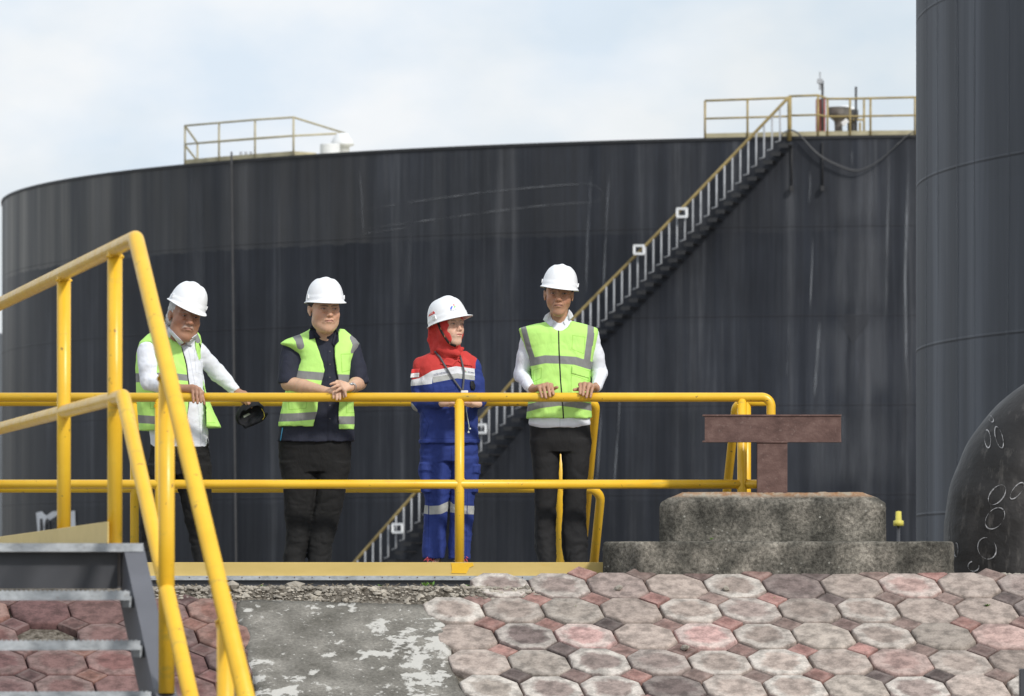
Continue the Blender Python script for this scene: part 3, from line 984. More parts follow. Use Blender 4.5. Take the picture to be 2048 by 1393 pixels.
# small yellow marker beyond the crest, dark post at the corner
def build_small():
    D = 60
    root = empty('marker_post', (P(1797, 0, D).x, D, -2.9)); tag(root, 'little yellow capped marker on a thin stem, between the block and the right tank', 'marker post')
    p = P(1797, 1052, D)
    pipe('stem', [(p.x, D, -2.9), (p.x, D, p.z)], .016, M['dark'], root, 8)
    bm = bmesh.new()
    lathe(bm, [(.001, p.z), (.055, p.z), (.055, p.z + .05), (.032, p.z + .06), (.03, p.z + .15), (.001, p.z + .155)], p.x, D, 14)
    bm_obj('cap', bm, m_simple('yellow_plastic', (.62, .55, .10), .5, .1), root, True)
    D = 24.0
    p = P(2047, 1338, D)
    bm = bmesh.new(); obox(bm, (p.x + .012, D, -.82), (.03, 0.006, 0), (0, .03, 0), (0, 0, .82 + p.z)); bevel(bm, .003, 1)
    o = bm_obj('steel_post', bm, M['dark'], None, False, (p.x, D, -1.65)); tag(o, 'dark steel post top poking in at the bottom right corner of the frame', 'post')
build_small()

# ------------------------------------------------------------------ tanks
def tank_wall(name, cx, cy, rad, z0, z1, mat, parent, a0, a1, seg=240, roofdrop=0.0):
    """cylinder wall with a uv layer in metres: u along the wall (0 = facing the camera), v = height"""
    me = bpy.data.meshes.new(name)
    zs_ = np.linspace(z0, z1, 14)
    vs_, fs, uvs = [], [], []
    base = math.atan2(-cy, -cx)
    nz_ = len(zs_)
    for k in range(seg + 1):
        a = base + a0 + (a1 - a0) * k / seg
        for z in zs_: vs_.append((cx + rad * math.cos(a), cy + rad * math.sin(a), z))
    for k in range(seg):
        for i in range(nz_ - 1):
            fs.append((k * nz_ + i, (k + 1) * nz_ + i, (k + 1) * nz_ + i + 1, k * nz_ + i + 1))
    me.from_pydata(vs_, [], fs)
    uvl = me.uv_layers.new(name='wall')
    for p in me.polygons:
        for li in p.loop_indices:
            vi = me.loops[li].vertex_index
            k = vi // nz_
            uvl.data[li].uv = (rad * (a0 + (a1 - a0) * k / seg), vs_[vi][2])
    return link_mesh(name, me, mat, parent, True)

CT = 183.0
TCX = (1024 + 870 - 1024) / FPX * CT
TCY = CT
_u = -1020 / FPX
TR = abs(_u * TCY - TCX) / math.sqrt(1 + _u * _u)
def tank_hit(px, extra=0.0):
    """nearest intersection of the sight line px with the main tank's wall (radius + extra)"""
    u = (px - 1024) / FPX; rr = TR + extra
    a = u * u + 1; b = -2 * (u * TCX + TCY); c = TCX ** 2 + TCY ** 2 - rr * rr
    d = max(0, b * b - 4 * a * c)
    t = (-b - math.sqrt(d)) / (2 * a)
    return u * t, t
def T3(px, py, extra=0.0):
    x, y = tank_hit(px, extra)
    return Vector((x, y, (HOR - py) / FPX * y))
TZ1 = T3(1700, 273).z
COURSE = (TZ1 - T3(1700, 452).z)
def build_main_tank():
    z0 = -2.92
    root = empty('storage_tank', (TCX, TCY, z0))
    tag(root, 'huge black storage tank behind the people with a stair winding up its wall', 'storage tank')
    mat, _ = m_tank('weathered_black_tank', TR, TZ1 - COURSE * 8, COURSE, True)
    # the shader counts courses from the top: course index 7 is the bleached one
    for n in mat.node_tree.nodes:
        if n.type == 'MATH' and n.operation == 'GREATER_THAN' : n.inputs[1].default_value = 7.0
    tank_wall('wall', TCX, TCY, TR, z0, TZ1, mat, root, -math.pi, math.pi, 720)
    bm = bmesh.new()
    lathe(bm, [(TR + .002, TZ1 - .06), (TR + .03, TZ1 - .055), (TR + .03, TZ1 + .02), (TR - .05, TZ1 + .03)], TCX, TCY, 360)
    bm_obj('rim', bm, M['tank_dark'], root, False)
    bm = bmesh.new()
    lathe(bm, [(TR - .04, TZ1 - .02), (TR - 6, TZ1 - .05), (.01, TZ1 - .1)], TCX, TCY, 180)
    bm_obj('roof', bm, M['tank_beige'], root, True)
    # --- pale scuff marks where hoses rubbed, and run-off streaks
    b = MB('scuff_on_tank')
    al = b.ramp(b.noise(1.6, b.obj((1, 1, .5)), 6, .7), [(0.36, 0.0), (0.66, 0.70)])
    mscuff = b.done((0.17, 0.18, 0.195), .7); mscuff.node_tree.links.new(b.math('MULTIPLY', al, b.attr('feather')), b.b.inputs['Alpha'])
    b = MB('chalky_run_off')
    al = b.ramp(b.noise(1.2, b.obj((5, 5, .35)), 6, .7), [(0.36, 0.0), (0.62, 0.75)])
    mrun = b.done((0.19, 0.205, 0.23), .7); mrun.node_tree.links.new(b.math('MULTIPLY', al, b.attr('feather')), b.b.inputs['Alpha'])
    def strip(name, pts, w0, mat_, n=None):
        q = []
        for (a, b_), (c, d) in zip(pts[:-1], pts[1:]):
            m = max(2, int(math.hypot(c - a, d - b_) / 10))
            for k in range(m): q.append((a + (c - a) * k / m, b_ + (d - b_) * k / m))
        q.append(pts[-1])
        bm = bmesh.new(); prev = None; fl = bm.verts.layers.float.new('feather')
        for i, (x, y) in enumerate(q):
            x2, y2 = q[min(i + 1, len(q) - 1)]; x1, y1 = q[max(i - 1, 0)]
            dx, dy = x2 - x1, y2 - y1; l = math.hypot(dx, dy) or 1
            nx_, ny_ = -dy / l * w0 / 2, dx / l * w0 / 2
            e_ = min(1.0, min(i, len(q) - 1 - i) / max(1.0, (len(q) - 1) * .22))
            row = []
            for s_, f_ in ((1, 0), (.7, .45), (.35, .9), (0, 1), (-.35, .9), (-.7, .45), (-1, 0)):
                v_ = bm.verts.new(T3(x + nx_ * s_, y + ny_ * s_, .02)); v_[fl] = f_ * e_; row.append(v_)
            if prev:
                for j_ in range(6): bm.faces.new((prev[j_], prev[j_ + 1], row[j_ + 1], row[j_]))
            prev = row
        return bm
    def merge(name, list_, mat_):
        for s in list_: bm_obj(name, s, mat_, root)
    L1 = [(704, 428), (722, 422), (800, 408), (870, 398), (960, 386), (1060, 376), (1130, 370), (1180, 368), (1194, 374), (1203, 382), (1209, 391)]
    L2 = [(712, 456), (740, 457), (800, 448), (880, 438), (980, 424), (1080, 412), (1160, 406), (1182, 405), (1199, 400), (1209, 391)]
    merge('scuff_mark', [strip('', L1, 5, 0), strip('', L2, 6, 0), strip('', [(718, 330), (724, 400), (727, 475)], 6, 0), strip('', [(712, 470), (770, 462), (840, 452)], 4, 0)], mscuff)
    runs = []
    for pts, ww in (([(1183, 335), (1176, 460), (1172, 590)], 7), ([(1219, 340), (1212, 460), (1206, 610)], 7), ([(1241, 770), (1236, 860), (1228, 980)], 6), ([(1203, 810), (1198, 900), (1190, 1000)], 7),
                    ([(1779, 315), (1776, 420), (1773, 520), (1772, 640)], 7), ([(1818, 312), (1814, 420), (1810, 560), (1812, 690), (1816, 800)], 8), ([(1620, 340), (1618, 410)], 7),
                    ([(1627, 470), (1620, 620)], 5), ([(1703, 300), (1705, 335)], 5), ([(1745, 340), (1740, 430)], 5), ([(1578, 640), (1572, 760)], 6), ([(1640, 640), (1628, 800)], 8)):
        runs.append(strip('', pts, ww, 0))
    merge('run_off_streak', runs, mrun)
    b = MB('grey_wash_on_tank')
    al = b.ramp(b.noise(.55, b.obj((3.0, 3.0, .30)), 7, .68), [(0.36, 0.0), (0.66, 0.50)])
    mwash = b.done((0.14, 0.15, 0.17), .75); mwash.node_tree.links.new(b.math('MULTIPLY', al, b.attr('feather')), b.b.inputs['Alpha'])
    merge('grey_wash', [strip('', [(1710, 330), (1712, 450)], 100, 0), strip('', [(1715, 452), (1708, 627)], 150, 0), strip('', [(1700, 631), (1720, 720), (1730, 800)], 190, 0), strip('', [(1690, 806), (1700, 975)], 220, 0),
                        strip('', [(392, 340), (395, 500), (396, 650)], 34, 0), strip('', [(820, 330), (815, 620)], 20, 0)], mwash)
    # rubbed lighter diamond patches on the wall
    b = MB('repainted_plate'); al = b.ramp(b.noise(1.1, b.obj((1, 1, .6)), 5, .6), [(0.35, 0.12), (0.65, 0.55)]); mpatch = b.done((0.060, 0.064, 0.075), .65, 0, .22); mpatch.node_tree.links.new(al, b.b.inputs['Alpha'])
    for poly in ([(1672, 629), (1742, 629), (1736, 650), (1718, 672), (1706, 690), (1694, 668), (1680, 648)],):
        bm = bmesh.new(); bm.faces.new([bm.verts.new(T3(x, y, .026)) for x, y in poly])
        bm_obj('repainted_patch', bm, mpatch, root)
    # horizontal weld edges catching light on the right half, one per plate seam
    # --- painted number on its white patch
    white = m_simple('flaking_white_paint', (.62, .64, .68), .7, .12, 2)
    bm = bmesh.new()
    poly = [(72, 1026), (84, 1023), (90, 1030), (95, 1031), (99, 1027), (106, 1023), (120, 1022), (150, 1022), (152, 1072), (152, 1110), (76, 1112), (75, 1060)]
    bm.faces.new([bm.verts.new(T3(x, y, .03)) for x, y in poly])
    bm_obj('number_panel', bm, white, root)
    for ch, pa, pb in (('1', 79.5, 85), ('0', 89, 99.5), ('2', 103.5, 114.5)):
        cu = bpy.data.curves.new('tmp', 'FONT'); cu.body = ch; cu.offset = .022
        ob = bpy.data.objects.new('tmp', cu); C.objects.link(ob)
        dg = bpy.context.evaluated_depsgraph_get()
        me = bpy.data.meshes.new_from_object(ob.evaluated_get(dg)); bpy.data.objects.remove(ob)
        xs = [v.co.x for v in me.vertices]; ys = [v.co.y for v in me.vertices]
        x0, x1, y0, y1 = min(xs), max(xs), min(ys), max(ys)
        for v in me.vertices:
            v.co = T3(pa + (v.co.x - x0) / (x1 - x0) * (pb - pa), 1072 - (v.co.y - y0) / (y1 - y0) * 34, .036)
        link_mesh('digit', me, M['tank_dark'], root)
    # --- conduit down the wall
    pts = [T3(463, 304, .12)] + [T3(463 + (472 - 463) * t, 330 + 790 * t, .1) for t in (0.0, .3, .6, 1.0)] + [T3(473, 1170, .1)]
    pipe('conduit', pts, .03, M['cable'], root, 8)
    for px, py in ((863 - 0, 0),): pass
    for (px, y0_, y1_) in ((1583, 290, 375), (1645, 285, 375)):
        pipe('conduit', [T3(px, y0_, .05), T3(px, y1_, .05)], .022, M['tank_dark'], root, 8)
        bm = bmesh.new(); p = T3(px, y1_ + 2, .12); obox(bm, p, (.05, 0, 0), (0, .05, 0), (0, 0, .07)); bm_obj('junction_box', bm, M['tank_dark'], root)
    # --- winding stair
    st = empty('winding_stair', (0, 0, 0)); st.parent = root
    pts2 = [(1578, 195), (1574.5, 198), (1497, 279), (1380, 401), (1291.6, 491), (1153.8, 630), (1021.8, 766), (955.7, 843), (832, 984), (708.7, 1125), (640, 1203)]
    def rail_y(px):
        return float(np.interp(px, [p[0] for p in pts2][::-1], [p[1] for p in pts2][::-1]))
    sp = []
    px = 1578.0
    while px > 640: sp.append(px); px -= 8
    rail = [T3(px, rail_y(px), .72) for px in sp]
    def part(o):  # reparent helper keeps world placement
        return o
    pipe('stair_handrail', rail, .042, M['tank_yellow'], st, 8)
    k = 0; px = 1560.0
    drop = 66
    while px > 660:
        t3 = T3(px, rail_y(px), .72); zt = t3.z
        zb = zt - .92
        dirn = Vector((t3.x - TCX, t3.y - TCY, 0)).normalized()
        tang = Vector((-dirn.y, dirn.x, 0))
        if tang.x > 0: tang = -tang
        q = Vector((t3.x, t3.y, zb))
        pipe('baluster', [(t3.x, t3.y, zt - .03), q, q + tang * .14 - Vector((0, 0, .05))], .026, M['tank_pale'], st, 6)
        bm = bmesh.new()
        c = Vector((t3.x, t3.y, zb - .10)) - dirn * .33 - tang * .10
        obox(bm, c, tang * .13, dirn * .34, Vector((0, 0, .02)))
        obox(bm, c - Vector((0, 0, .05)) + dirn * .33, tang * .13, dirn * .01, Vector((0, 0, .035)))
        bm_obj('tread', bm, M['tank_dark'], st)
        px -= 15.9 + (1560 - px) * -0.0006
        k += 1
    for cx_, cy_ in ((1364, 426), (1278, 500), (962, 858), (795, 1057)):
        bm = bmesh.new()
        for ax, ay, bx, by in ((-11, -8, 11, -8), (-11, 8, 11, 8), (-9.5, -8, -9.5, 8), (9.5, -8, 9.5, 8)):
            p = T3(cx_ + ax, cy_ + ay, .85); q = T3(cx_ + bx, cy_ + by, .85)
            d = (q - p); h = d / 2; o_ = Vector((0, 0, .033)) if abs(d.z) < .1 else Vector((.033, 0, 0))
            obox(bm, (p + q) / 2, h, (0, .05, 0), o_)
        bm_obj('light_bracket', bm, M['white_metal'], st)
    # --- rim platforms
    def plat(name, xs_, ytop, mr_, t_plank, mat_plank, extra=0.0, back=None):
        mr_ = mr_ or M['tank_yellow']
        g = empty(name, (0, 0, 0)); g.parent = root
        D0 = tank_hit(xs_[0], extra)[1]
        tp = [T3(x, y, extra) for x, y in zip(xs_, ytop)]
        bt = [Vector((t.x, t.y, TZ1)) for t in tp]
        pipe('rail', tp, .030, mr_, g, 8)
        pipe('rail', [(a + b_) / 2 + Vector((0, 0, .03)) for a, b_ in zip(tp, bt)], .027, mr_, g, 8)
        for a, b_ in zip(tp, bt): pipe('post', [b_, a], .030, mr_, g, 8)
        bm = bmesh.new()
        for a, b_ in zip(bt[:-1], bt[1:]):
            d = (b_ - a) / 2; nrm = Vector((-d.y, d.x, 0)).normalized()
            if nrm.y < 0: nrm = -nrm
            obox(bm, (a + b_) / 2 + Vector((0, 0, .085)) + nrm * .45, d, nrm * .45, Vector((0, 0, .06)))
        bm_obj('plank', bm, mat_plank, g)
        return g, tp, bt
    g, tp, bt = plat('rim_platform', (370, 438, 510, 587), (252, 246, 240, 235), M['tank_rail_pale'], 0, M['tank_beige'])
    # rear frame of this platform, set back on the roof
    def back(px, py, f): 
        D = tank_hit(370)[1] + f
        return P(px, py, D)
    f = 6.0
    rt = [back(395, 287, f), back(587, 272, f), back(690, 267, f)]
    pipe('rail', rt, .030, M['tank_rail_pale'], g, 8)
    for p in rt: pipe('post', [(p.x, p.y, TZ1 - .05), p], .030, M['tank_rail_pale'], g, 8)
    pipe('rail', [tp[0], rt[0]], .030, M['tank_rail_pale'], g, 8)
    pipe('rail', [tp[-1], rt[-1]], .030, M['tank_rail_pale'], g, 8)
    pipe('rail', [(tp[0] + bt[0]) / 2, (rt[0] + Vector((rt[0].x, rt[0].y, TZ1))) / 2], .03, M['tank_rail_pale'], g, 8)
    g, tp, bt = plat('rim_platform', (1410, 1495, 1578), (202, 199, 196), 0, 0, M['tank_beige'])
    g, tp, bt = plat('rim_platform', (1578, 1636, 1655, 1700, 1741, 1830, 1900), (193, 191, 198, 198, 197, 195, 193), 0, 0, M['tank_beige'])
    # thicker corner post where the stair lands
    p = T3(1579, 193); pipe('corner_post', [(p.x, p.y - .02, TZ1 - .1), (p.x, p.y - .02, p.z)], .06, M['tank_yellow'], root, 8)
    # mushroom vent on the left
    def vent(px0, px1, pyb, pyt, f, mat_, prof=None):
        D = tank_hit((px0 + px1) / 2)[1] + f
        cx_ = P((px0 + px1) / 2, 0, D).x; rr = (P(px1, 0, D).x - P(px0, 0, D).x) / 2
        return D, cx_, rr, P(0, pyt, D).z
    D, cx_, rr, zt = vent(640, 680, 308, 290, 3, None)
    bm = bmesh.new(); lathe(bm, [(rr, TZ1 - .1), (rr, zt), (rr * .96, zt + .02), (.01, zt + .03)], cx_, D, 24)
    bm_obj('hatch', bm, M['white_metal'], root, False)
    D, cx_, rr, zt = vent(661, 708, 308, 266, 4.5, None)
    bm = bmesh.new(); zb = P(0, 291, D).z
    lathe(bm, [(rr * .55, TZ1 - .1), (rr * .60, zb - .05), (rr * 1.0, zb), (rr * .99, zb + .06), (rr * .78, zb + .2), (rr * .64, zt - .1), (rr * .5, zt - .02), (.01, zt)], cx_, D, 28)
    o = bm_obj('roof_vent', bm, M['white_metal'], root, True)
    for px in (482, 492, 502):
        D, cx_, rr, zt = vent(px - 1.5, px + 1.5, 310, 304, 1.5, None)
        pipe('roof_stub', [(cx_, D, TZ1 - .1), (cx_, D, zt)], .045, M['tank_pale'], root, 6)
    # red cabinet, mast, gauge drum on the right platform
    D = tank_hit(1640)[1] + .6
    bm = bmesh.new(); a = P(1633, 262, D); b_ = P(1651, 198, D)
    box(bm, a.x, b_.x, D, D + .4, TZ1 + .15, b_.z)
    bm_obj('cabinet', bm, M['red_box'], root)
    D -= .1; p = P(1645, 0, D)
    pipe('mast', [(p.x, D, TZ1 + .1), (p.x, D, P(0, 162, D).z)], .035, M['cable'], root, 8)
    bm = bmesh.new(); p = P(1640, 163, D); obox(bm, p, (.075, 0, 0), (0, .06, 0), (0, 0, .06)); obox(bm, p + Vector((0, 0, .12)), (.018, 0, 0), (0, .018, 0), (0, 0, .13)); obox(bm, p - Vector((.0, 0, .14)), (.03, 0, 0), (0, .03, 0), (0, 0, .09))
    bm_obj('mast_head', bm, M['tank_pale'], root)
    p = P(1712, 0, D); pipe('mast', [(p.x, D, TZ1 + .1), (p.x, D, P(0, 174, D).z)], .033, M['cable'], root, 8)
    D = tank_hit(1680)[1] + 1.6
    cx_ = P(1677, 0, D).x
    def Z(py): return P(0, py, D).z
    s = D / FPX
    bm = bmesh.new()
    lathe(bm, [(8 * s, TZ1 - .1), (8 * s, Z(250)), (9 * s, Z(243)), (22 * s, Z(232)), (23 * s, Z(229)), (23 * s, Z(216)), (20 * s, Z(215)), (.01, Z(214))], cx_, D, 28)
    bm_obj('gauge_drum', bm, m_simple('grimy_grey_steel', (.13, .12, .11), .6, .5, 4), root, False)
    bm = bmesh.new(); c2 = P(1705, 0, D).x
    lathe(bm, [(6 * s, TZ1 - .1), (8 * s, Z(255)), (8 * s, Z(245)), (14 * s, Z(238)), (14 * s, Z(217)), (.01, Z(216))], c2, D + .5, 20)
    bm_obj('gauge_drum', bm, M['cable'], root, False)
    bm = bmesh.new(); c3 = P(1697, 0, D).x
    lathe(bm, [(20 * s, Z(216)), (20 * s, Z(210)), (14 * s, Z(205)), (8 * s, Z(203)), (.01, Z(202.5))], c3, D + 1.4, 24)
    bm_obj('roof_vent', bm, M['white_metal'], root, False)
    bm = bmesh.new(); obox(bm, P(1690, 245, D - .3), Vector((.07, 0, .06)), (0, .05, 0), Vector((-.03, 0, .035)) * 1.4); bm_obj('chute', bm, M['white_metal'], root)
    for px, y1_ in ((1728, 200), (1720, 245)):
        q = P(px, y1_, D); pipe('roof_stub', [(q.x, D, TZ1 - .1), q], .03, M['tank_yellow'], root, 6)
    q0, q1 = P(1706, 240, D), P(1728, 240, D); pipe('roof_stub', [q0, q1], .03, M['tank_yellow'], root, 6)
build_main_tank()

# hanging cable on the tank
pts = [(1560, 276), (1570, 262), (1585, 260), (1600, 270), (1620, 295), (1645, 318), (1680, 334), (1712, 346), (1740, 336), (1770, 315), (1800, 285), (1815, 270), (1828, 264)]
pp = []
for (a, b), (c, d) in zip(pts[:-1], pts[1:]):
    for k in range(4): pp.append((a + (c - a) * k / 4, b + (d - b) * k / 4))
pp.append(pts[-1])
sm_ = pp[:]
for _ in range(3):
    sm_ = [sm_[0]] + [((sm_[i - 1][0] + sm_[i][0] + sm_[i + 1][0]) / 3, (sm_[i - 1][1] + sm_[i][1] + sm_[i + 1][1]) / 3) for i in range(1, len(sm_) - 1)] + [sm_[-1]]
o = pipe('cable', [T3(x, y, .14) for x, y in sm_], .015, M['cable2'], None, 6, origin=T3(1700, 262, .1))
tag(o, 'grey cable hanging in a deep loop below the rim platform of the huge tank', 'cable')
o = pipe('cable', [T3(x, y - 4 * math.sin(math.pi * i / (len(sm_) - 1)) + 1, .2) for i, (x, y) in enumerate(sm_)][:-8], .011, M['cable2'], None, 6, origin=T3(1690, 262, .1))
tag(o, 'thinner second cable running just above the deep looped one on the huge tank', 'cable')

def build_right_tank():
    # tangent sight line at px 1832, tank centre to the right of frame
    C2 = 44.0; a0 = math.atan(808 / FPX); 
    # seam heights fall to the left: fit from two points on one seam (1832,375) and (2048,290)
    best = None
    for dl in np.linspace(.01, .4, 400):
        a1 = math.atan(1024 / FPX)
        s_ = math.sin(dl) ** 2 - math.sin(dl - (a1 - a0)) ** 2
        if s_ < 0: continue
        t0 = math.cos(dl) * math.cos(a0); t1 = (math.cos(dl - (a1 - a0)) - math.sqrt(s_)) * math.cos(a1)
        e = abs(t1 / t0 - 775 / 860.0 - 0.012)
        if best is None or e < best[0]: best = (e, dl)
    dl = best[1]
    ac = a0 + dl; rad = C2 * math.sin(dl)
    cx, cy = C2 * math.sin(ac), C2 * math.cos(ac)
    Dt = C2 * math.cos(dl) * math.cos(a0)
    zs1 = (HOR - 378) / FPX * Dt; zs2 = (HOR - 705) / FPX * Dt
    course = zs1 - zs2
    root = empty('storage_tank', (cx, cy, -2.92))
    tag(root, 'tall dark storage tank cut off by the right edge of the frame', 'storage tank')
    mat, b = m_tank('streaked_dark_tank', rad, zs1 - course * 8, course, False, 3.3)
    # stronger grey streaks than the big tank
    tank_wall('wall', cx, cy, rad, -2.92, zs1 + course * 2, mat, root, -math.pi, math.pi, 360)
    for n in mat.node_tree.nodes:
        if n.type == 'MATH' and n.operation == 'GREATER_THAN': n.inputs[1].default_value = -50.0
    bm = bmesh.new(); lathe(bm, [(rad - .01, zs1 + course * 2), (.01, zs1 + course * 2 + .3)], cx, cy, 90)
    bm_obj('roof', bm, M['tank_dark'], root)
    # pale vertical run-off lines
    b2 = MB('pale_run_off'); al = b2.ramp(b2.noise(1.0, b2.obj((9, 9, .35)), 6, .65), [(0.34, 0.0), (0.62, 0.5)])
    mr = b2.done((.12, .132, .152), .6, 0, .22); mr.node_tree.links.new(al, b2.b.inputs['Alpha'])
    bm = bmesh.new(); rng = random.Random(8)
    def hit(px):
        u = (px - 1024) / FPX; rr = rad + .002
        a = u * u + 1; bb = -2 * (u * cx + cy); c = cx * cx + cy * cy - rr * rr
        t = (-bb - math.sqrt(max(0, bb * bb - 4 * a * c))) / (2 * a); return u * t, t
    for px, w_ in ((1853, 3), (1875, 5), (1914, 6), (1949, 5), (2016, 6)):
        ztop = (zs1 + course * 2) * rng.uniform(.8, .99); z = -2.5
        prev = None
        for k in range(40):
            t = k / 39; zz = ztop + (z - ztop) * t
            ww = w_ * (0.7 + .5 * math.sin(k * .9 + px) * .5)
            dx = .8 * math.sin(k * .33 + px)
            a_ = hit(px + dx - ww / 2); c_ = hit(px + dx + ww / 2)
            row = [bm.verts.new((a_[0], a_[1], zz)), bm.verts.new((c_[0], c_[1], zz))]
            if prev: bm.faces.new((prev[0], prev[1], row[1], row[0]))
            prev = row
    bm_obj('run_off_streak', bm, mr, root)
build_right_tank()

def build_far_tank():
    D = 235.0
    x1 = P(3.5, 0, D).x; zt = P(0, 668, D).z
    rad = 18.0
    root = empty('storage_tank', (x1 - rad, D, -2.92)); tag(root, 'sliver of a lower grey storage tank far behind, at the left edge of the frame', 'storage tank')
    m, _ = m_tank('far_tank_paint', rad, 0, 2.4, False, 8.0)
    m2 = m_simple('far_tank_grey', (.10, .11, .125), .6, .2, .5)
    tank_wall('wall', x1 - rad, D, rad, -2.92, zt, m2, root, -math.pi, math.pi, 200)
    bm = bmesh.new(); lathe(bm, [(rad, zt), (.01, zt + .6)], x1 - rad, D, 90); bm_obj('roof', bm, m2, root)
build_far_tank()
# ================================================================== people
from mathutils.bvhtree import BVHTree
f32 = np.float32
_rs = np.random.RandomState(5)
_ng = _rs.rand(24, 24, 24).astype(f32) * 2 - 1
def vnoise(p):
    """smooth value noise, p (N,3)"""
    q = np.floor(p).astype(int); t = (p - q).astype(f32); t = t * t * (3 - 2 * t)
    q0 = q % 24; q1 = (q + 1) % 24
    o = 0
    for i, wx in ((0, 1 - t[:, 0]), (1, t[:, 0])):
        ix = (q0 if i == 0 else q1)[:, 0]
        for j, wy in ((0, 1 - t[:, 1]), (1, t[:, 1])):
            iy = (q0 if j == 0 else q1)[:, 1]
            for k, wz in ((0, 1 - t[:, 2]), (1, t[:, 2])):
                iz = (q0 if k == 0 else q1)[:, 2]
                o = o + wx * wy * wz * _ng[ix, iy, iz]
    return o

class Field:
    def __init__(s, lo, hi, h):
        s.lo = np.array(lo, float); s.h = h
        n = np.ceil((np.array(hi) - s.lo) / h).astype(int) + 1
        s.n = n
        s.X = (s.lo[0] + h * np.arange(n[0])).astype(f32)
        s.Y = (s.lo[1] + h * np.arange(n[1])).astype(f32)
        s.Z = (s.lo[2] + h * np.arange(n[2])).astype(f32)
        s.F = np.full(tuple(n), 0.5, f32)
    def sl(s, lo, hi):
        r = []
        for k in range(3):
            a = max(0, int(math.floor((lo[k] - s.lo[k]) / s.h))); b = min(s.n[k], int(math.ceil((hi[k] - s.lo[k]) / s.h)) + 1)
            if b <= a: return None
            r.append(slice(a, b))
        return tuple(r)
    def grid(s, S_):
        return s.X[S_[0]][:, None, None], s.Y[S_[1]][None, :, None], s.Z[S_[2]][None, None, :]
    def comb(s, S_, d, k, op):
        A = s.F[S_]
        d = d.astype(f32)
        if op == 'u':
            if k > 0:
                hh = np.clip(0.5 + 0.5 * (A - d) / k, 0, 1)
                s.F[S_] = A * (1 - hh) + d * hh - k * hh * (1 - hh)
            else: s.F[S_] = np.minimum(A, d)
        else:
            d = -d
            if k > 0:
                hh = np.clip(0.5 - 0.5 * (A - d) / k, 0, 1)
                s.F[S_] = A * (1 - hh) + d * hh + k * hh * (1 - hh)
            else: s.F[S_] = np.maximum(A, d)
    def cone(s, a, b, ra, rb, k=0.02, op='u', flat=None):
        a = np.array(a, float); b = np.array(b, float)
        m = max(ra, rb) * (1.0 if flat is None else 1.0) + k * 2 + 3 * s.h
        S_ = s.sl(np.minimum(a, b) - m, np.maximum(a, b) + m)
        if S_ is None: return
        X, Y, Z = s.grid(S_)
        d = b - a; L2 = float(d @ d) + 1e-12
        px, py, pz = X - a[0], Y - a[1], Z - a[2]
        t = np.clip((px * d[0] + py * d[1] + pz * d[2]) / L2, 0, 1)
        qx, qy, qz = px - t * d[0], py - t * d[1], pz - t * d[2]
        if flat is not None: qy = qy / flat
        D = np.sqrt(qx * qx + qy * qy + qz * qz) - (ra + (rb - ra) * t)
        s.comb(S_, D, k, op)
    def chain(s, pts, rs, k=0.02, kk=None):
        for (a, b), (ra, rb) in zip(zip(pts[:-1], pts[1:]), zip(rs[:-1], rs[1:])):
            s.cone(a, b, ra, rb, k)
    def ell(s, c, r, k=0.02, op='u', rot=None):
        c = np.array(c, float); r = np.array(r, float)
        m = max(r) + k * 2 + 3 * s.h
        S_ = s.sl(c - m, c + m)
        if S_ is None: return
        X, Y, Z = s.grid(S_)
        x, y, z = X - c[0], Y - c[1], Z - c[2]
        if rot is not None:
            x, y, z = (x * rot[0][0] + y * rot[1][0] + z * rot[2][0], x * rot[0][1] + y * rot[1][1] + z * rot[2][1], x * rot[0][2] + y * rot[1][2] + z * rot[2][2])
        k0 = np.sqrt((x / r[0]) ** 2 + (y / r[1]) ** 2 + (z / r[2]) ** 2)
        k1 = np.sqrt((x / r[0] ** 2) ** 2 + (y / r[1] ** 2) ** 2 + (z / r[2] ** 2) ** 2) + 1e-9
        s.comb(S_, k0 * (k0 - 1) / k1, k, op)
    def loft(s, table, k=0.02, n=2.3, op='u', off=0.0, smooth=3, inset=0.0):
        """table rows: photo row, left px, right px, depth D, half thickness b"""
        T = sorted(table, key=lambda r: -r[0])
        zz = np.array([(HOR - r[0]) / FPX * r[3] for r in T])
        xl = np.array([(r[1] - 1024) / FPX * r[3] for r in T]); xr = np.array([(r[2] - 1024) / FPX * r[3] for r in T])
        yc = np.array([r[3] for r in T]); bb = np.array([r[4] for r in T])
        zf = np.arange(zz[0] - .05, zz[-1] + .05, .004)
        def ip(v):
            u = np.interp(zf, zz, v)
            w_ = np.hanning(2 * smooth + 3)[1:-1]; w_ /= w_.sum()
            return np.convolve(np.pad(u, smooth, mode='edge'), w_, 'valid')
        xl, xr, yc, bb = ip(xl), ip(xr), ip(yc), ip(bb)
        m = 3 * s.h + k * 2 + .03
        lo = (xl.min() - m, (yc - bb).min() - m, zz[0] - m); hi = (xr.max() + m, (yc + bb).max() + m, zz[-1] + m)
        S_ = s.sl(lo, hi)
        if S_ is None: return
        X, Y, Z = s.grid(S_)
        z1 = s.Z[S_[2]]
        L_ = np.interp(z1, zf, xl)[None, None, :]; R_ = np.interp(z1, zf, xr)[None, None, :]
        Yc = np.interp(z1, zf, yc)[None, None, :]; B = np.interp(z1, zf, bb)[None, None, :] + off
        cx = (L_ + R_) / 2; A = (R_ - L_) / 2 + off
        A = np.maximum(A, .004); B = np.maximum(B, .004)
        u = np.abs(X - cx) / A; v = np.abs(Y - Yc) / B
        g = (u ** n + v ** n) ** (1.0 / n)
        # distance scale between the two half axes
        den = np.sqrt(u * u + v * v) + 1e-6
        sc = np.sqrt((u * A) ** 2 + (v * B) ** 2) / den
        d = (g - 1) * sc
        ztop = zz[-1] + off; zbot = zz[0] - off
        d = np.maximum(d, np.maximum(Z - ztop, zbot - Z))
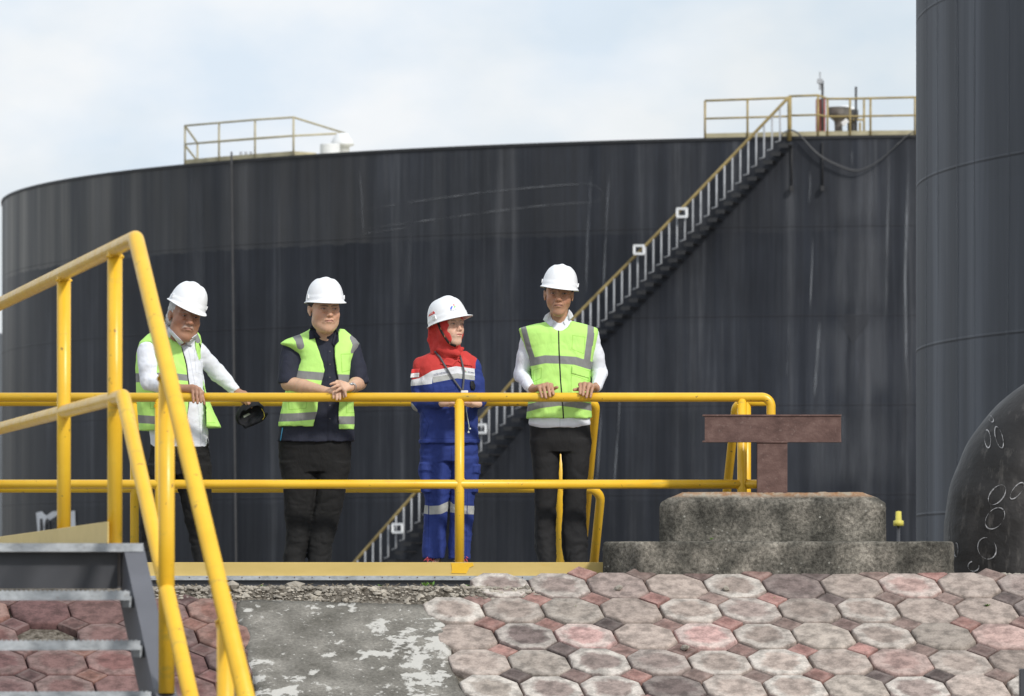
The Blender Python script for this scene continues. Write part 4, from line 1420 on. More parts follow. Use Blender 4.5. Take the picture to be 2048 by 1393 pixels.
        s.comb(S_, d, k, op)
    def fold(s, amp, freq, seed=0.0, zr=None, warp=0.0, ridge=True):
        m = np.abs(s.F) < amp * 2 + 2 * s.h
        idx = np.argwhere(m)
        p = np.stack([s.X[idx[:, 0]], s.Y[idx[:, 1]], s.Z[idx[:, 2]]], 1)
        q = p * np.array(freq, f32) + seed
        if warp:
            w1 = vnoise(p * 6 + 11.3 + seed); q = q + (w1 * warp)[:, None]
        v = vnoise(q) + 0.45 * vnoise(q * 2.1 + 3.7)
        if ridge: v = (0.34 - np.abs(vnoise(q))) * 2.2 + (0.3 - np.abs(vnoise(q * 1.9 + 7.7))) * .8
        a = amp
        if zr is not None:
            z0, z1, m0, m1 = zr
            a = amp * np.clip(m0 + (m1 - m0) * (p[:, 2] - z0) / (z1 - z0), min(m0, m1), max(m0, m1))
        s.F[m] += (v * a).astype(f32)
    def plane(s, p, n, k=0.0):
        """cut away the side the normal points to"""
        n = np.array(n, float); n /= np.linalg.norm(n)
        d = (s.X[:, None, None] - p[0]) * n[0] + (s.Y[None, :, None] - p[1]) * n[1] + (s.Z[None, None, :] - p[2]) * n[2]
        s.F = np.maximum(s.F, d.astype(f32))
    def mesh(s, name):
        F = s.F
        F[0] = F[-1] = 0.5; F[:, 0] = F[:, -1] = 0.5; F[:, :, 0] = F[:, :, -1] = 0.5
        I = F < 0
        c = [I[i:F.shape[0] - 1 + i, j:F.shape[1] - 1 + j, k:F.shape[2] - 1 + k] for i in (0, 1) for j in (0, 1) for k in (0, 1)]
        anyi = c[0].copy(); alli = c[0].copy()
        for q in c[1:]: anyi |= q; alli &= q
        act = anyi & ~alli
        idx = np.argwhere(act)
        ids = np.full(act.shape, -1, np.int32); ids[act] = np.arange(len(idx))
        val = {}
        for i in (0, 1):
            for j in (0, 1):
                for k in (0, 1): val[(i, j, k)] = F[idx[:, 0] + i, idx[:, 1] + j, idx[:, 2] + k]
        acc = np.zeros((len(idx), 3)); cnt = np.zeros(len(idx))
        for ax in range(3):
            for u in (0, 1):
                for v in (0, 1):
                    a = [u, v]; a.insert(ax, 0); b = [u, v]; b.insert(ax, 1)
                    fa, fb = val[tuple(a)], val[tuple(b)]
                    m = (fa < 0) != (fb < 0)
                    t = np.where(m, fa / np.where(m, fa - fb, 1), 0)
                    p = np.zeros((len(idx), 3)); p += np.array(a); p[:, ax] = t
                    acc += p * m[:, None]; cnt += m
        V_ = (idx + acc / cnt[:, None]) * s.h + s.lo
        quads = []
        for ax in range(3):
            sl0 = [slice(None)] * 3; sl1 = [slice(None)] * 3
            sl0[ax] = slice(0, -1); sl1[ax] = slice(1, None)
            a, b = I[tuple(sl0)], I[tuple(sl1)]
            e = np.argwhere(a != b)
            o1, o2 = [k for k in range(3) if k != ax]
            e = e[(e[:, o1] > 0) & (e[:, o2] > 0) & (e[:, o1] < F.shape[o1] - 1) & (e[:, o2] < F.shape[o2] - 1)]
            flip = a[e[:, 0], e[:, 1], e[:, 2]]
            q = []
            for d1, d2 in ((-1, -1), (0, -1), (0, 0), (-1, 0)):
                t = e.copy(); t[:, o1] += d1; t[:, o2] += d2
                q.append(ids[t[:, 0], t[:, 1], t[:, 2]])
            q = np.stack(q, 1)
            if ax == 1: flip = ~flip
            q[~flip] = q[~flip][:, ::-1]
            quads.append(q)
        Q_ = np.concatenate(quads)
        # one pass of tangential relaxation
        me = bpy.data.meshes.new(name)
        me.vertices.add(len(V_)); me.vertices.foreach_set('co', V_.astype(f32).ravel())
        me.loops.add(len(Q_) * 4); me.loops.foreach_set('vertex_index', Q_.ravel().astype(np.int32))
        me.polygons.add(len(Q_)); me.polygons.foreach_set('loop_start', np.arange(0, len(Q_) * 4, 4, dtype=np.int32))
        me.update(calc_edges=True); me.validate()
        return me, V_

def relax(me, V_, it=2, lam=.5):
    n = len(V_)
    e = np.empty(len(me.edges) * 2, np.int32); me.edges.foreach_get('vertices', e); e = e.reshape(-1, 2)
    for _ in range(it):
        acc = np.zeros((n, 3)); cnt = np.zeros(n)
        for k in range(3):
            acc[:, k] = np.bincount(e[:, 0], V_[e[:, 1], k], n) + np.bincount(e[:, 1], V_[e[:, 0], k], n)
        cnt = np.bincount(e[:, 0], minlength=n) + np.bincount(e[:, 1], minlength=n)
        V_ = V_ + lam * (acc / np.maximum(cnt, 1)[:, None] - V_)
    me.vertices.foreach_set('co', V_.astype(f32).ravel()); me.update()
    return V_

def keep_largest(me):
    """drop loose crumbs left by noise"""
    bm = bmesh.new(); bm.from_mesh(me)
    seen = set(); comps = []
    for v in bm.verts:
        if v.index in seen: continue
        st = [v]; seen.add(v.index); comp = []
        while st:
            u = st.pop(); comp.append(u)
            for e in u.link_edges:
                o = e.other_vert(u)
                if o.index not in seen: seen.add(o.index); st.append(o)
        comps.append(comp)
    comps.sort(key=len, reverse=True)
    kill = [v for c in comps[1:] if len(c) < 400 for v in c]
    if kill:
        bmesh.ops.delete(bm, geom=kill, context='VERTS'); bm.to_mesh(me)
    bm.free()

def pxy(V_):
    return np.stack([1024 + V_[:, 0] / V_[:, 1] * FPX, HOR - V_[:, 2] / V_[:, 1] * FPX], 1)
def d_stroke(q, pts, hw):
    pts = np.array(pts, float); best = np.full(len(q), 1e3)
    for i in range(len(pts) - 1):
        a, b = pts[i], pts[i + 1]; d = b - a
        t = np.clip(((q - a) @ d) / (d @ d + 1e-9), 0, 1)
        h0 = hw[i] if isinstance(hw, (list, tuple)) else hw; h1 = hw[i + 1] if isinstance(hw, (list, tuple)) else hw
        best = np.minimum(best, np.linalg.norm(q - a - t[:, None] * d, axis=1) - (h0 + (h1 - h0) * t))
    return best
def d_poly(q, poly):
    poly = np.array(poly, float); n = len(poly)
    d = np.full(len(q), 1e6); ins = np.zeros(len(q), bool)
    for i in range(n):
        a, b = poly[i], poly[(i + 1) % n]; e = b - a
        w_ = q - a; t = np.clip((w_ @ e) / (e @ e + 1e-9), 0, 1)
        d = np.minimum(d, np.linalg.norm(w_ - t[:, None] * e, axis=1))
        c = ((a[1] > q[:, 1]) != (b[1] > q[:, 1]))
        with np.errstate(divide='ignore', invalid='ignore'):
            c &= q[:, 0] < (b[0] - a[0]) * (q[:, 1] - a[1]) / (b[1] - a[1] if b[1] != a[1] else 1e-9) + a[0]
        ins ^= c
    return np.where(ins, -d, d)
def set_attr(me, name, v):
    at = me.attributes.get(name) or me.attributes.new(name, 'FLOAT', 'POINT')
    at.data.foreach_set('value', np.asarray(v, f32))

def cloth(name, col, layers=(), rough=0.8, bump=0.25, var=0.10, sheen=0.0, fine=420.0, crease=0.0):
    b = MB(name)
    f = b.ramp(b.noise(7.0, detail=4), [(0.3, 0.0), (0.7, 1.0)])
    c = b.mix(f, tuple(x * (1 - var) for x in col), tuple(min(1, x * (1 + var * .7)) for x in col))
    for at, lc in layers:
        m = b.math('LESS_THAN', b.attr(at), 0.45 if at in ('line', 'zip') else 0.0)
        c = b.mix(m, c, lc)
    h = b.math('ADD', b.math('MULTIPLY', b.noise(fine, detail=2), .18), b.math('MULTIPLY', b.noise(15.0, b.obj((1, 1, .6)), 3, .5, 1.2), 1.3))
    b.bump(h, bump, 0.012)
    return b.done(c, rough, 0, 0.3, **({'Sheen Weight': sheen} if sheen else {}))
def skin(name, col, lip, brow, nail=None):
    b = MB(name)
    f = b.ramp(b.noise(16.0, detail=5, rough=.6), [(0.3, 0.0), (0.7, 1.0)])
    c = b.mix(f, tuple(x * .86 for x in col), tuple(x * 1.10 for x in col))
    # warmer on nose, cheeks and knuckles
    fl = b.math('MULTIPLY', b.math('LESS_THAN', b.attr('flush'), 0.0), 0.0)
    warm = b.ramp(b.attr('flush'), [(0.0, 0.45), (0.025, 0.0)])
    c = b.mix(warm, c, (col[0] * 1.05, col[1] * .80, col[2] * .74))
    def lay(at, cc, soft=.0015, amt=1.0):
        nonlocal c
        m = b.n('ShaderNodeMapRange', {'Value': b.attr(at), 'From Min': -soft, 'From Max': soft, 'To Min': amt, 'To Max': 0.0}).outputs[0]
        c = b.mix(m, c, cc)
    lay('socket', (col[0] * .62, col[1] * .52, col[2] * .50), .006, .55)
    lay('crease', (col[0] * .45, col[1] * .36, col[2] * .33), .0016, .7)
    lay('lips', lip, .0012, .9)
    lay('mouth', (lip[0] * .25, lip[1] * .2, lip[2] * .2), .0009, .9)
    lay('sclera', (.34, .30, .28), .0008, .9)
    lay('iris', (.022, .014, .010), .0008, 1.0)
    lay('lash', (.03, .022, .018), .0010, .9)
    lay('brow', brow, .0020, .85)
    lay('stubble', (.52, .50, .47), .006, .55 if brow[0] > .2 else 0.0)
    b.bump(b.noise(120.0, detail=4), .12, .002)
    m = b.done(c, .48, 0, .4)
    b.b.inputs['Subsurface Weight'].default_value = .12
    b.b.inputs['Subsurface Radius'].default_value = (.012, .005, .003)
    b.b.inputs['Subsurface Scale'].default_value = 0.6
    return m

def rotm(yaw=0, pitch=0, roll=0):
    return Matrix.Rotation(R(roll), 3, 'Y') @ Matrix.Rotation(R(yaw), 3, 'Z') @ Matrix.Rotation(R(pitch), 3, 'X')

def add_head(F, c, M3, s, o):
    rot = [[M3[i][j] for j in range(3)] for i in range(3)]
    def W(p): return np.array(c) + np.array(M3 @ Vector(p)) * s
    def E(p, r, k=.015, op='u'): F.ell(W(p), np.array(r) * s, k * s, op, rot)
    def Cn(a, b, ra, rb, k=.012, op='u'): F.cone(W(a), W(b), ra * s, rb * s, k * s, op)
    w_ = o.get('wide', 1.0); jaw = o.get('jaw', 1.0); ch = o.get('chin', 1.0)
    E((0, .018, .040), (.075 * w_, .094, .082), .02)
    E((0, -.022, -.010), (.066 * w_, .064, .085), .03)
    Cn((-.030 * jaw * w_, -.020, -.058), (-.012, -.058, -.098 * ch), .034, .022, .03)
    Cn((.030 * jaw * w_, -.020, -.058), (.012, -.058, -.098 * ch), .034, .022, .03)
    E((0, -.066, -.098 * ch), (.022, .016, .017), .022)
    E((.043 * w_, -.050, -.032), (.024 * jaw, .026, .026), .022)
    E((-.043 * w_, -.050, -.032), (.024 * jaw, .026, .026), .022)
    if o.get('jowl'):
        for sgn in (-1, 1): E((sgn * .043 * w_, -.022, -.078), (.024, .032, .026), .03)
        E((0, -.030, -.108 * ch), (.042, .034, .022), .03)
    # brow ridge, eye sockets
    Cn((-.046, -.068, .016), (.046, -.068, .016), .0120, .0120, .016)
    for sgn in (-1, 1):
        E((sgn * .031, -.098, -.001), (.019, .016, .0125), .012, 's')
        E((sgn * .031, -.0745, .000), (.0145, .0135, .0115), .004)          # lids over the eyeball
        E((sgn * .031, -.0870, -.016), (.013, .004, .003), .006)            # lower bag
    # nose
    nl = o.get('nose', 1.0)
    Cn((0, -.084, .010), (0, -.103 * (.985 + .015 * nl), -.030), .0075, .0115 * nl, .012)
    E((0, -.107, -.033), (.0115 * nl, .010, .0095), .006)
    for sgn in (-1, 1):
        E((sgn * .0125 * nl, -.097, -.036), (.0085, .0095, .0075), .005)
        E((sgn * .0065 * nl, -.107, -.0425), (.0035, .0045, .0030), .002, 's')
    # muzzle and lips
    E((0, -.078, -.060), (.034, .019, .024), .018)
    E((0, -.0955, -.0585), (.024, .0062, .0052), .006)
    E((0, -.0945, -.0685), (.017, .0066, .0056), .006)
    Cn((-.024, -.090, -.0655 - .003), (0, -.1015, -.0625), .0018, .0018, .004, 's')
    Cn((.024, -.090, -.0655 - .003), (0, -.1015, -.0625), .0018, .0018, .004, 's')
    for sgn in (-1, 1):   # folds from nose to mouth corner
        Cn((sgn * .020, -.094, -.036), (sgn * .034, -.080, -.064), .0022, .0022, .008, 's')
        # ears
        if o.get('noear'): continue
        E((sgn * .0765 * w_, .008, -.012), (.007, .014, .025), .006)
        E((sgn * .0825 * w_, .013, -.006), (.0045, .0165, .0235), .004)
        E((sgn * .0875 * w_, .008, -.008), (.006, .0085, .014), .003, 's')
        E((sgn * .0775 * w_, .002, -.034), (.005, .007, .009), .005)

def head_attrs(me, V_, c, M3, s, o):
    q = (V_ - np.array(c)) @ np.array(M3) / s
    x, y, z = q[:, 0], q[:, 1], q[:, 2]
    front = (y < -.035) & (np.abs(x) < .085) & (z > -.125) & (z < .08)
    big = np.where(front, 0, 1.0)
    P2_ = np.stack([x, z], 1)
    def put(n_, d): set_attr(me, n_, d + big)
    br = o.get('brow', [(.012, .0255), (.030, .030), (.050, .0215)]); bw = o.get('browW', [.0030, .0034, .0014])
    d = np.full(len(x), 1.0)
    for sgn in (-1, 1): d = np.minimum(d, d_stroke(P2_, [(sgn * a, b) for a, b in br], bw))
    put('brow', d)
    eh = o.get('eye', .0042); ew = .0135
    def eye(cx_): return (np.sqrt(((x - cx_) / ew) ** 2 + ((z + .0005) / eh) ** 2) - 1) * eh
    e = np.minimum(eye(.031), eye(-.031)); put('sclera', e)
    gz = o.get('gaze', 0.0)
    ir = np.minimum(np.hypot(x - .031 - gz, z - .0008), np.hypot(x + .031 - gz, z - .0008)) - .0057
    put('iris', np.maximum(ir, e))
    d = np.full(len(x), 1.0)
    for sgn in (-1, 1): d = np.minimum(d, d_stroke(P2_, [(sgn * .016, -.0015), (sgn * .023, eh * .85), (sgn * .031, eh + .0004), (sgn * .039, eh * .75), (sgn * .0465, -.0005)], .0012))
    put('lash', d)
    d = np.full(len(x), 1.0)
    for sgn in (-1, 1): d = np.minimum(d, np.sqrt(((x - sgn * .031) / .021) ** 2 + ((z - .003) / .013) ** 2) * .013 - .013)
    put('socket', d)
    mw = o.get('mouthW', .029); fr = o.get('frown', .004); my = -.0625
    cr = [(-mw, my - fr), (-mw * .5, my - fr * .25), (0, my), (mw * .5, my - fr * .25), (mw, my - fr)]
    if o.get('smile'): cr = [(-mw, my + .002), (0, my - .001), (mw, my + .002)]
    put('mouth', d_stroke(P2_, cr, .0010 if not o.get('open') else [.0006, .0028, .0006] if len(cr) == 3 else .002))
    lp = o.get('lipT', .0045)
    put('lips', d_stroke(P2_, [(a * .9, b - .0006) for a, b in cr], [lp * .35] + [lp] * (len(cr) - 2) + [lp * .35]))
    cs_ = o.get('crease', 1)
    d = np.full(len(x), 1.0)
    if cs_:
        for sgn in (-1, 1):
            d = np.minimum(d, d_stroke(P2_, [(sgn * .0195, -.036), (sgn * .028, -.050), (sgn * .033, -.066)], .0009 * cs_))
            d = np.minimum(d, d_stroke(P2_, [(sgn * .018, -.010), (sgn * .030, -.0165), (sgn * .043, -.0125)], .0007 * cs_))
            d = np.minimum(d, d_stroke(P2_, [(sgn * .016, eh + .004), (sgn * .031, eh + .0065), (sgn * .045, eh + .002)], .0007))
            d = np.minimum(d, d_stroke(P2_, [(sgn * .006, -.0425), (sgn * .0075, -.0425)], .0022))
    put('crease', d)
    if o.get('moustache'):
        st_ = np.minimum(d_stroke(P2_, [(-.030, -.060), (-.018, -.051), (0, -.049), (.018, -.051), (.030, -.060)], [.002, .004, .004, .004, .002]), 1)
        put('stubble', st_)
    else: put('stubble', np.full(len(x), 1.0))
    fl = np.minimum(np.hypot(x, z + .034) - .014, np.minimum(np.hypot(x - .045, z + .03), np.hypot(x + .045, z + .03)) - .016)
    put('flush', fl)

def add_hand(F, wrist, kn, tips, thumb, rw=.024, rf=.0086, bulge=.012):
    """kn/tips: 4 points index..little; thumb: base, joint, tip"""
    w_ = np.array(wrist)
    kn = [np.array(k_) for k_ in kn]; tips = [np.array(t_) for t_ in tips]
    for k_ in kn: F.cone(w_, k_, rw * .78, rf * 1.30, .010)
    F.cone(kn[0], kn[3], rf * 1.30, rf * 1.2, .010)
    ln = [1.0, 1.06, 1.0, .86]
    for i, (k_, t_) in enumerate(zip(kn, tips)):
        d = t_ - k_
        up = np.array([0, -.55, .83]); 
        m1 = k_ + d * .42 + up * bulge * ln[i]; m2 = k_ + d * .75 + up * bulge * .75 * ln[i]
        r0 = rf * (1.0 if i < 3 else .88)
        F.cone(k_, m1, r0 * 1.14, r0 * 1.04, .004); F.cone(m1, m2, r0 * 1.04, r0 * .96, .002); F.cone(m2, t_, r0 * .96, r0 * .84, .002)
    a, b, c = [np.array(t_) for t_ in thumb]
    F.cone(w_ * .6 + a * .4, a, rw * .62, rf * 1.35, .010); F.cone(a, b, rf * 1.3, rf * 1.1, .004); F.cone(b, c, rf * 1.1, rf * .9, .003)

def J(px, py, D): return np.array(P(px, py, D))

def finish(name, F, mat, root, it=2, attrs=None, crumbs=True, smooth_it=None):
    me, V_ = F.mesh(name)
    V_ = relax(me, V_, it)
    if attrs: attrs(me, V_)
    if crumbs: keep_largest(me)
    return link_mesh(name, me, mat, root, True)

def bvh_of(objs):
    vs_, ps = [], []
    for o in objs:
        base = Vector((0, 0, 0)); p = o.parent
        while p is not None: base += p.location; p = p.parent
        n0 = len(vs_)
        vs_ += [v.co + base for v in o.data.vertices]
        ps += [tuple(n0 + i for i in f.vertices) for f in o.data.polygons]
    return BVHTree.FromPolygons(vs_, ps)
def cast(bv, px, py, off=.003, default=34.1):
    d = Vector(((px - 1024) / FPX, 1, (HOR - py) / FPX)).normalized()
    h = bv.ray_cast(d * 30.0, d, 8.0)
    if h[0] is None: return None
    return h[0] - d * off
def decal(name, bv, poly, mat, root, off=.003, thick=.0025, L=3.5, holes=None):
    """plate of cloth or a print laid on the figure; poly in photo pixels"""
    bm = bmesh.new()
    f = bm.faces.new([bm.verts.new((x, y, 0)) for x, y in poly])
    bmesh.ops.triangulate(bm, faces=[f])
    for _ in range(5):
        lg = [e for e in bm.edges if e.calc_length() > L]
        if not lg: break
        bmesh.ops.subdivide_edges(bm, edges=lg, cuts=1); bmesh.ops.triangulate(bm, faces=bm.faces[:])
    hit = {}
    for v in bm.verts:
        hit[v] = cast(bv, v.co.x, v.co.y, off)
    ok = [h.y for h in hit.values() if h is not None]
    if not ok: bm.free(); return None
    dep = {v: (h.y if h is not None else None) for v, h in hit.items()}
    med = sorted(ok)[len(ok) // 2]
    for v in dep:
        if dep[v] is None or abs(dep[v] - med) > .12: dep[v] = med
    for _ in range(4):
        dep = {v: min(dep[v], .5 * dep[v] + .5 * sum(dep[e.other_vert(v)] for e in v.link_edges) / max(1, len(v.link_edges))) for v in bm.verts}
    co = {v: P(v.co.x, v.co.y, dep[v]) for v in bm.verts}
    for v in bm.verts: v.co = co[v]
    if thick > 0:
        bnd = [e for e in bm.edges if len(e.link_faces) == 1]
        g = bmesh.ops.extrude_face_region(bm, geom=bm.faces[:])
        for v in [x for x in g['geom'] if isinstance(x, bmesh.types.BMVert)]: v.co += v.co.normalized() * thick
    return bm_obj(name, bm, mat, root, True)
def ribbon(name, bv, pts, w_, mat, root, off=.003, thick=.002):
    q = []
    for (a, b), (c, d) in zip(pts[:-1], pts[1:]):
        m = max(1, int(math.hypot(c - a, d - b) / 3.0))
        for k in range(m): q.append((a + (c - a) * k / m, b + (d - b) * k / m))
    q.append(pts[-1])
    l, r = [], []
    for i, (x, y) in enumerate(q):
        x2, y2 = q[min(i + 1, len(q) - 1)]; x1, y1 = q[max(i - 1, 0)]
        dx, dy = x2 - x1, y2 - y1; n_ = math.hypot(dx, dy) or 1
        l.append((x - dy / n_ * w_ / 2, y + dx / n_ * w_ / 2)); r.append((x + dy / n_ * w_ / 2, y - dx / n_ * w_ / 2))
    return decal(name, bv, l + r[::-1], mat, root, off, thick, max(3.0, w_))
def text_on(name, bv, body, x0, y0, x1, y1, h, mat, root, off=.004):
    """lettering from (x0,y0) to (x1,y1) along its baseline, h px high"""
    cu = bpy.data.curves.new('tmp', 'FONT'); cu.body = body
    ob = bpy.data.objects.new('tmp', cu); C.objects.link(ob)
    dg = bpy.context.evaluated_depsgraph_get()
    me = bpy.data.meshes.new_from_object(ob.evaluated_get(dg)); bpy.data.objects.remove(ob)
    xs = [v.co.x for v in me.vertices]; ys = [v.co.y for v in me.vertices]
    a, b, c, d = min(xs), max(xs), min(ys), max(ys)
    for v in me.vertices:
        t = (v.co.x - a) / (b - a); u = (v.co.y - c) / (d - c)
        p = cast(bv, x0 + (x1 - x0) * t, y0 + (y1 - y0) * t - u * h, off)
        v.co = p if p is not None else P(x0, y0, 34.1)
    return link_mesh(name, me, mat, root)

def helmet(root, c, M3, s, mat, strap=None):
    """hard hat; c is the middle of its brim"""
    th = 64
    hgt = .128; rx = .1035; ry = .122
    def shape(ang, t, inner=False):
        cx_, sy_ = math.sin(ang), -math.cos(ang)      # ang 0 = front
        front = max(0.0, math.cos(ang))
        k = 1.0
        if t <= 0:      # brim rows, t = 0 .. -1
            u = -t
            ext = .006 + .034 * max(0, math.cos(ang * .92)) ** 3.0
            if abs(ang) > 1.9: ext = .008
            r1 = 1.0
            x = cx_ * (rx + .004 + ext * u); y = sy_ * (ry + .004 + ext * u)
            z = -.002 - (.006 + .010 * front ** 2) * u
        else:
            ph = t * math.pi / 2
            a = math.cos(ph) ** .66; zz = math.sin(ph) ** 1.02
            x = cx_ * rx * a; y = sy_ * ry * a; z = hgt * zz
            if t < .13: x *= 1.02; y *= 1.02
            # raised crest along the top and two shallow side ribs
            if t > .25:
                g = math.exp(-(x / .017) ** 2) * .0075 + (math.exp(-((abs(x) - .045) / .009) ** 2) * .0022)
                g *= min(1, (t - .25) / .25) * (1 if y < .09 else .6)
                n_ = Vector((x / rx ** 2, y / ry ** 2, z / hgt ** 2)).normalized()
                x += n_.x * g; y += n_.y * g; z += n_.z * g
        return Vector((x, y, z))
    rows = [-1.0, -.9, -.5, -.1] + [.0001, .06, .12, .135, .2] + [.2 + .8 * k / 18 for k in range(1, 18)]
    bm = bmesh.new(); rings = []
    for t in rows:
        rings.append([bm.verts.new(Vector(c) + (M3 @ shape(-math.pi + 2 * math.pi * k / th, t)) * s) for k in range(th)])
    topv = bm.verts.new(Vector(c) + (M3 @ Vector((0, 0, hgt + .0075))) * s)
    inn = []
    for t, f_ in ((-1.0, .997), (-.85, .985), (-.1, .965), (.15, .95), (.4, .95), (.7, .93)):
        ring = []
        for k in range(th):
            p = shape(-math.pi + 2 * math.pi * k / th, t); p = Vector((p.x * f_, p.y * f_, (p.z - .0035) if t <= 0 else p.z * f_ - .002))
            ring.append(bm.verts.new(Vector(c) + (M3 @ p) * s))
        inn.append(ring)
    inv = bm.verts.new(Vector(c) + (M3 @ Vector((0, 0, hgt * .9))) * s)
    def bridge(a, b):
        for k in range(th):
            k2 = (k + 1) % th; bm.faces.new((a[k], a[k2], b[k2], b[k]))
    for a, b in zip(rings[:-1], rings[1:]): bridge(a, b)
    for k in range(th): bm.faces.new((rings[-1][k], rings[-1][(k + 1) % th], topv))
    bridge(inn[0], rings[0])
    for a, b in zip(inn[:-1], inn[1:]): bridge(b, a)
    for k in range(th): bm.faces.new((inn[-1][(k + 1) % th], inn[-1][k], inv))
    o = bm_obj('helmet', bm, mat, root, True)
    # accessory slots on both sides
    for sgn in (-1, 1):
        bm = bmesh.new()
        p = Vector(c) + (M3 @ Vector((sgn * .1055, -.012, .022))) * s
        obox(bm, p, (M3 @ Vector((.0035, 0, 0))) * s, (M3 @ Vector((0, .014, 0))) * s, (M3 @ Vector((0, 0, .011))) * s)
        bevel(bm, .001, 1)
        so = bm_obj('slot', bm, mat, root, False)
        so.parent = o; so.location = (0, 0, 0)
    return o

MH = None
def mats_people():
    b = MB('white_helmet_plastic')
    c = b.ramp(b.noise(9.0, detail=4), [(0.3, (.80, .82, .85)), (0.7, (.87, .88, .90))])
    return b.done(c, .28, 0, .5)
MH = mats_people()
VEST = (.52, .88, .22)
TAPE = (.23, .235, .235)
m_vest = cloth('hi_vis_mesh', VEST, [('tape', TAPE), ('line', (.37, .70, .13)), ('zip', (.02, .02, .02))], .75, .35, .07)
m_white = cloth('white_cotton', (.76, .79, .86), [('line', (.62, .65, .72))], .85, .35, .04)
m_navy = cloth('navy_cotton', (.022, .025, .042), [('line', (.014, .016, .028)), ('button', (.16, .15, .14))], .8, .4, .12)
m_vest_plain = cloth('hi_vis_mesh_plain', VEST, [], .75, .2, .07)
m_white_plain = cloth('white_collar_cotton', (.76, .79, .86), [], .85, .2, .04)
m_navy_plain = cloth('navy_collar_cotton', (.022, .025, .042), [], .8, .2, .12)
m_black = cloth('black_trousers', (.013, .013, .0135), [], .85, .5, .15)
m_black2 = cloth('charcoal_trousers', (.0165, .0165, .018), [], .8, .35, .12)
m_shoe = m_simple('black_leather', (.012, .012, .013), .4, .2, 20)
m_metal = m_simple('watch_steel', (.45, .45, .46), .3, .1, 20, metal=.8)
m_vinyl_black = m_simple('black_webbing', (.012, .012, .012), .7, .2, 40)

def shoes(root, spots, mat, laces=None):
    for (px, D, yaw) in spots:
        x = (px - 1024) / FPX * D
        F = Field((x - .12, D - .26, -.03), (x + .12, D + .14, .14), .005)
        d = Vector((math.sin(R(yaw)), -math.cos(R(yaw)), 0))
        z0 = -.006
        h_ = np.array([x, D + .03, z0 + .045]); t_ = h_ + np.array(d) * .19 - np.array([0, 0, .012])
        F.cone(h_, t_, .042, .036, .01); F.cone(h_, h_ + np.array([0, 0, .05]), .040, .042, .02)
        F.cone(h_, h_ + np.array(d) * .10 + np.array([0, 0, .012]), .042, .036, .02)
        F.plane((0, 0, z0 + .002), (0, 0, -1))
        so = finish('shoe', F, mat, root, 2)
        if laces:
            bm = bmesh.new(); rng = random.Random(px)
            cpt = h_ + np.array(d) * .10 + np.array([0, 0, .048])
            for k in range(16):
                a = rng.uniform(0, 6.28); l = rng.uniform(.02, .045)
                e = Vector(cpt) + Vector((math.cos(a) * l, rng.uniform(-.03, .0), rng.uniform(-.02, .02)))
                m_ = (Vector(cpt) + e) / 2 + Vector((0, -.01, .018))
                tube(bm, fillet([Vector(cpt) + Vector((rng.uniform(-.02, .02), .01, 0)), m_, e], .02, 4), .0024, 5)
            bm_obj('laces', bm, laces, so, True)
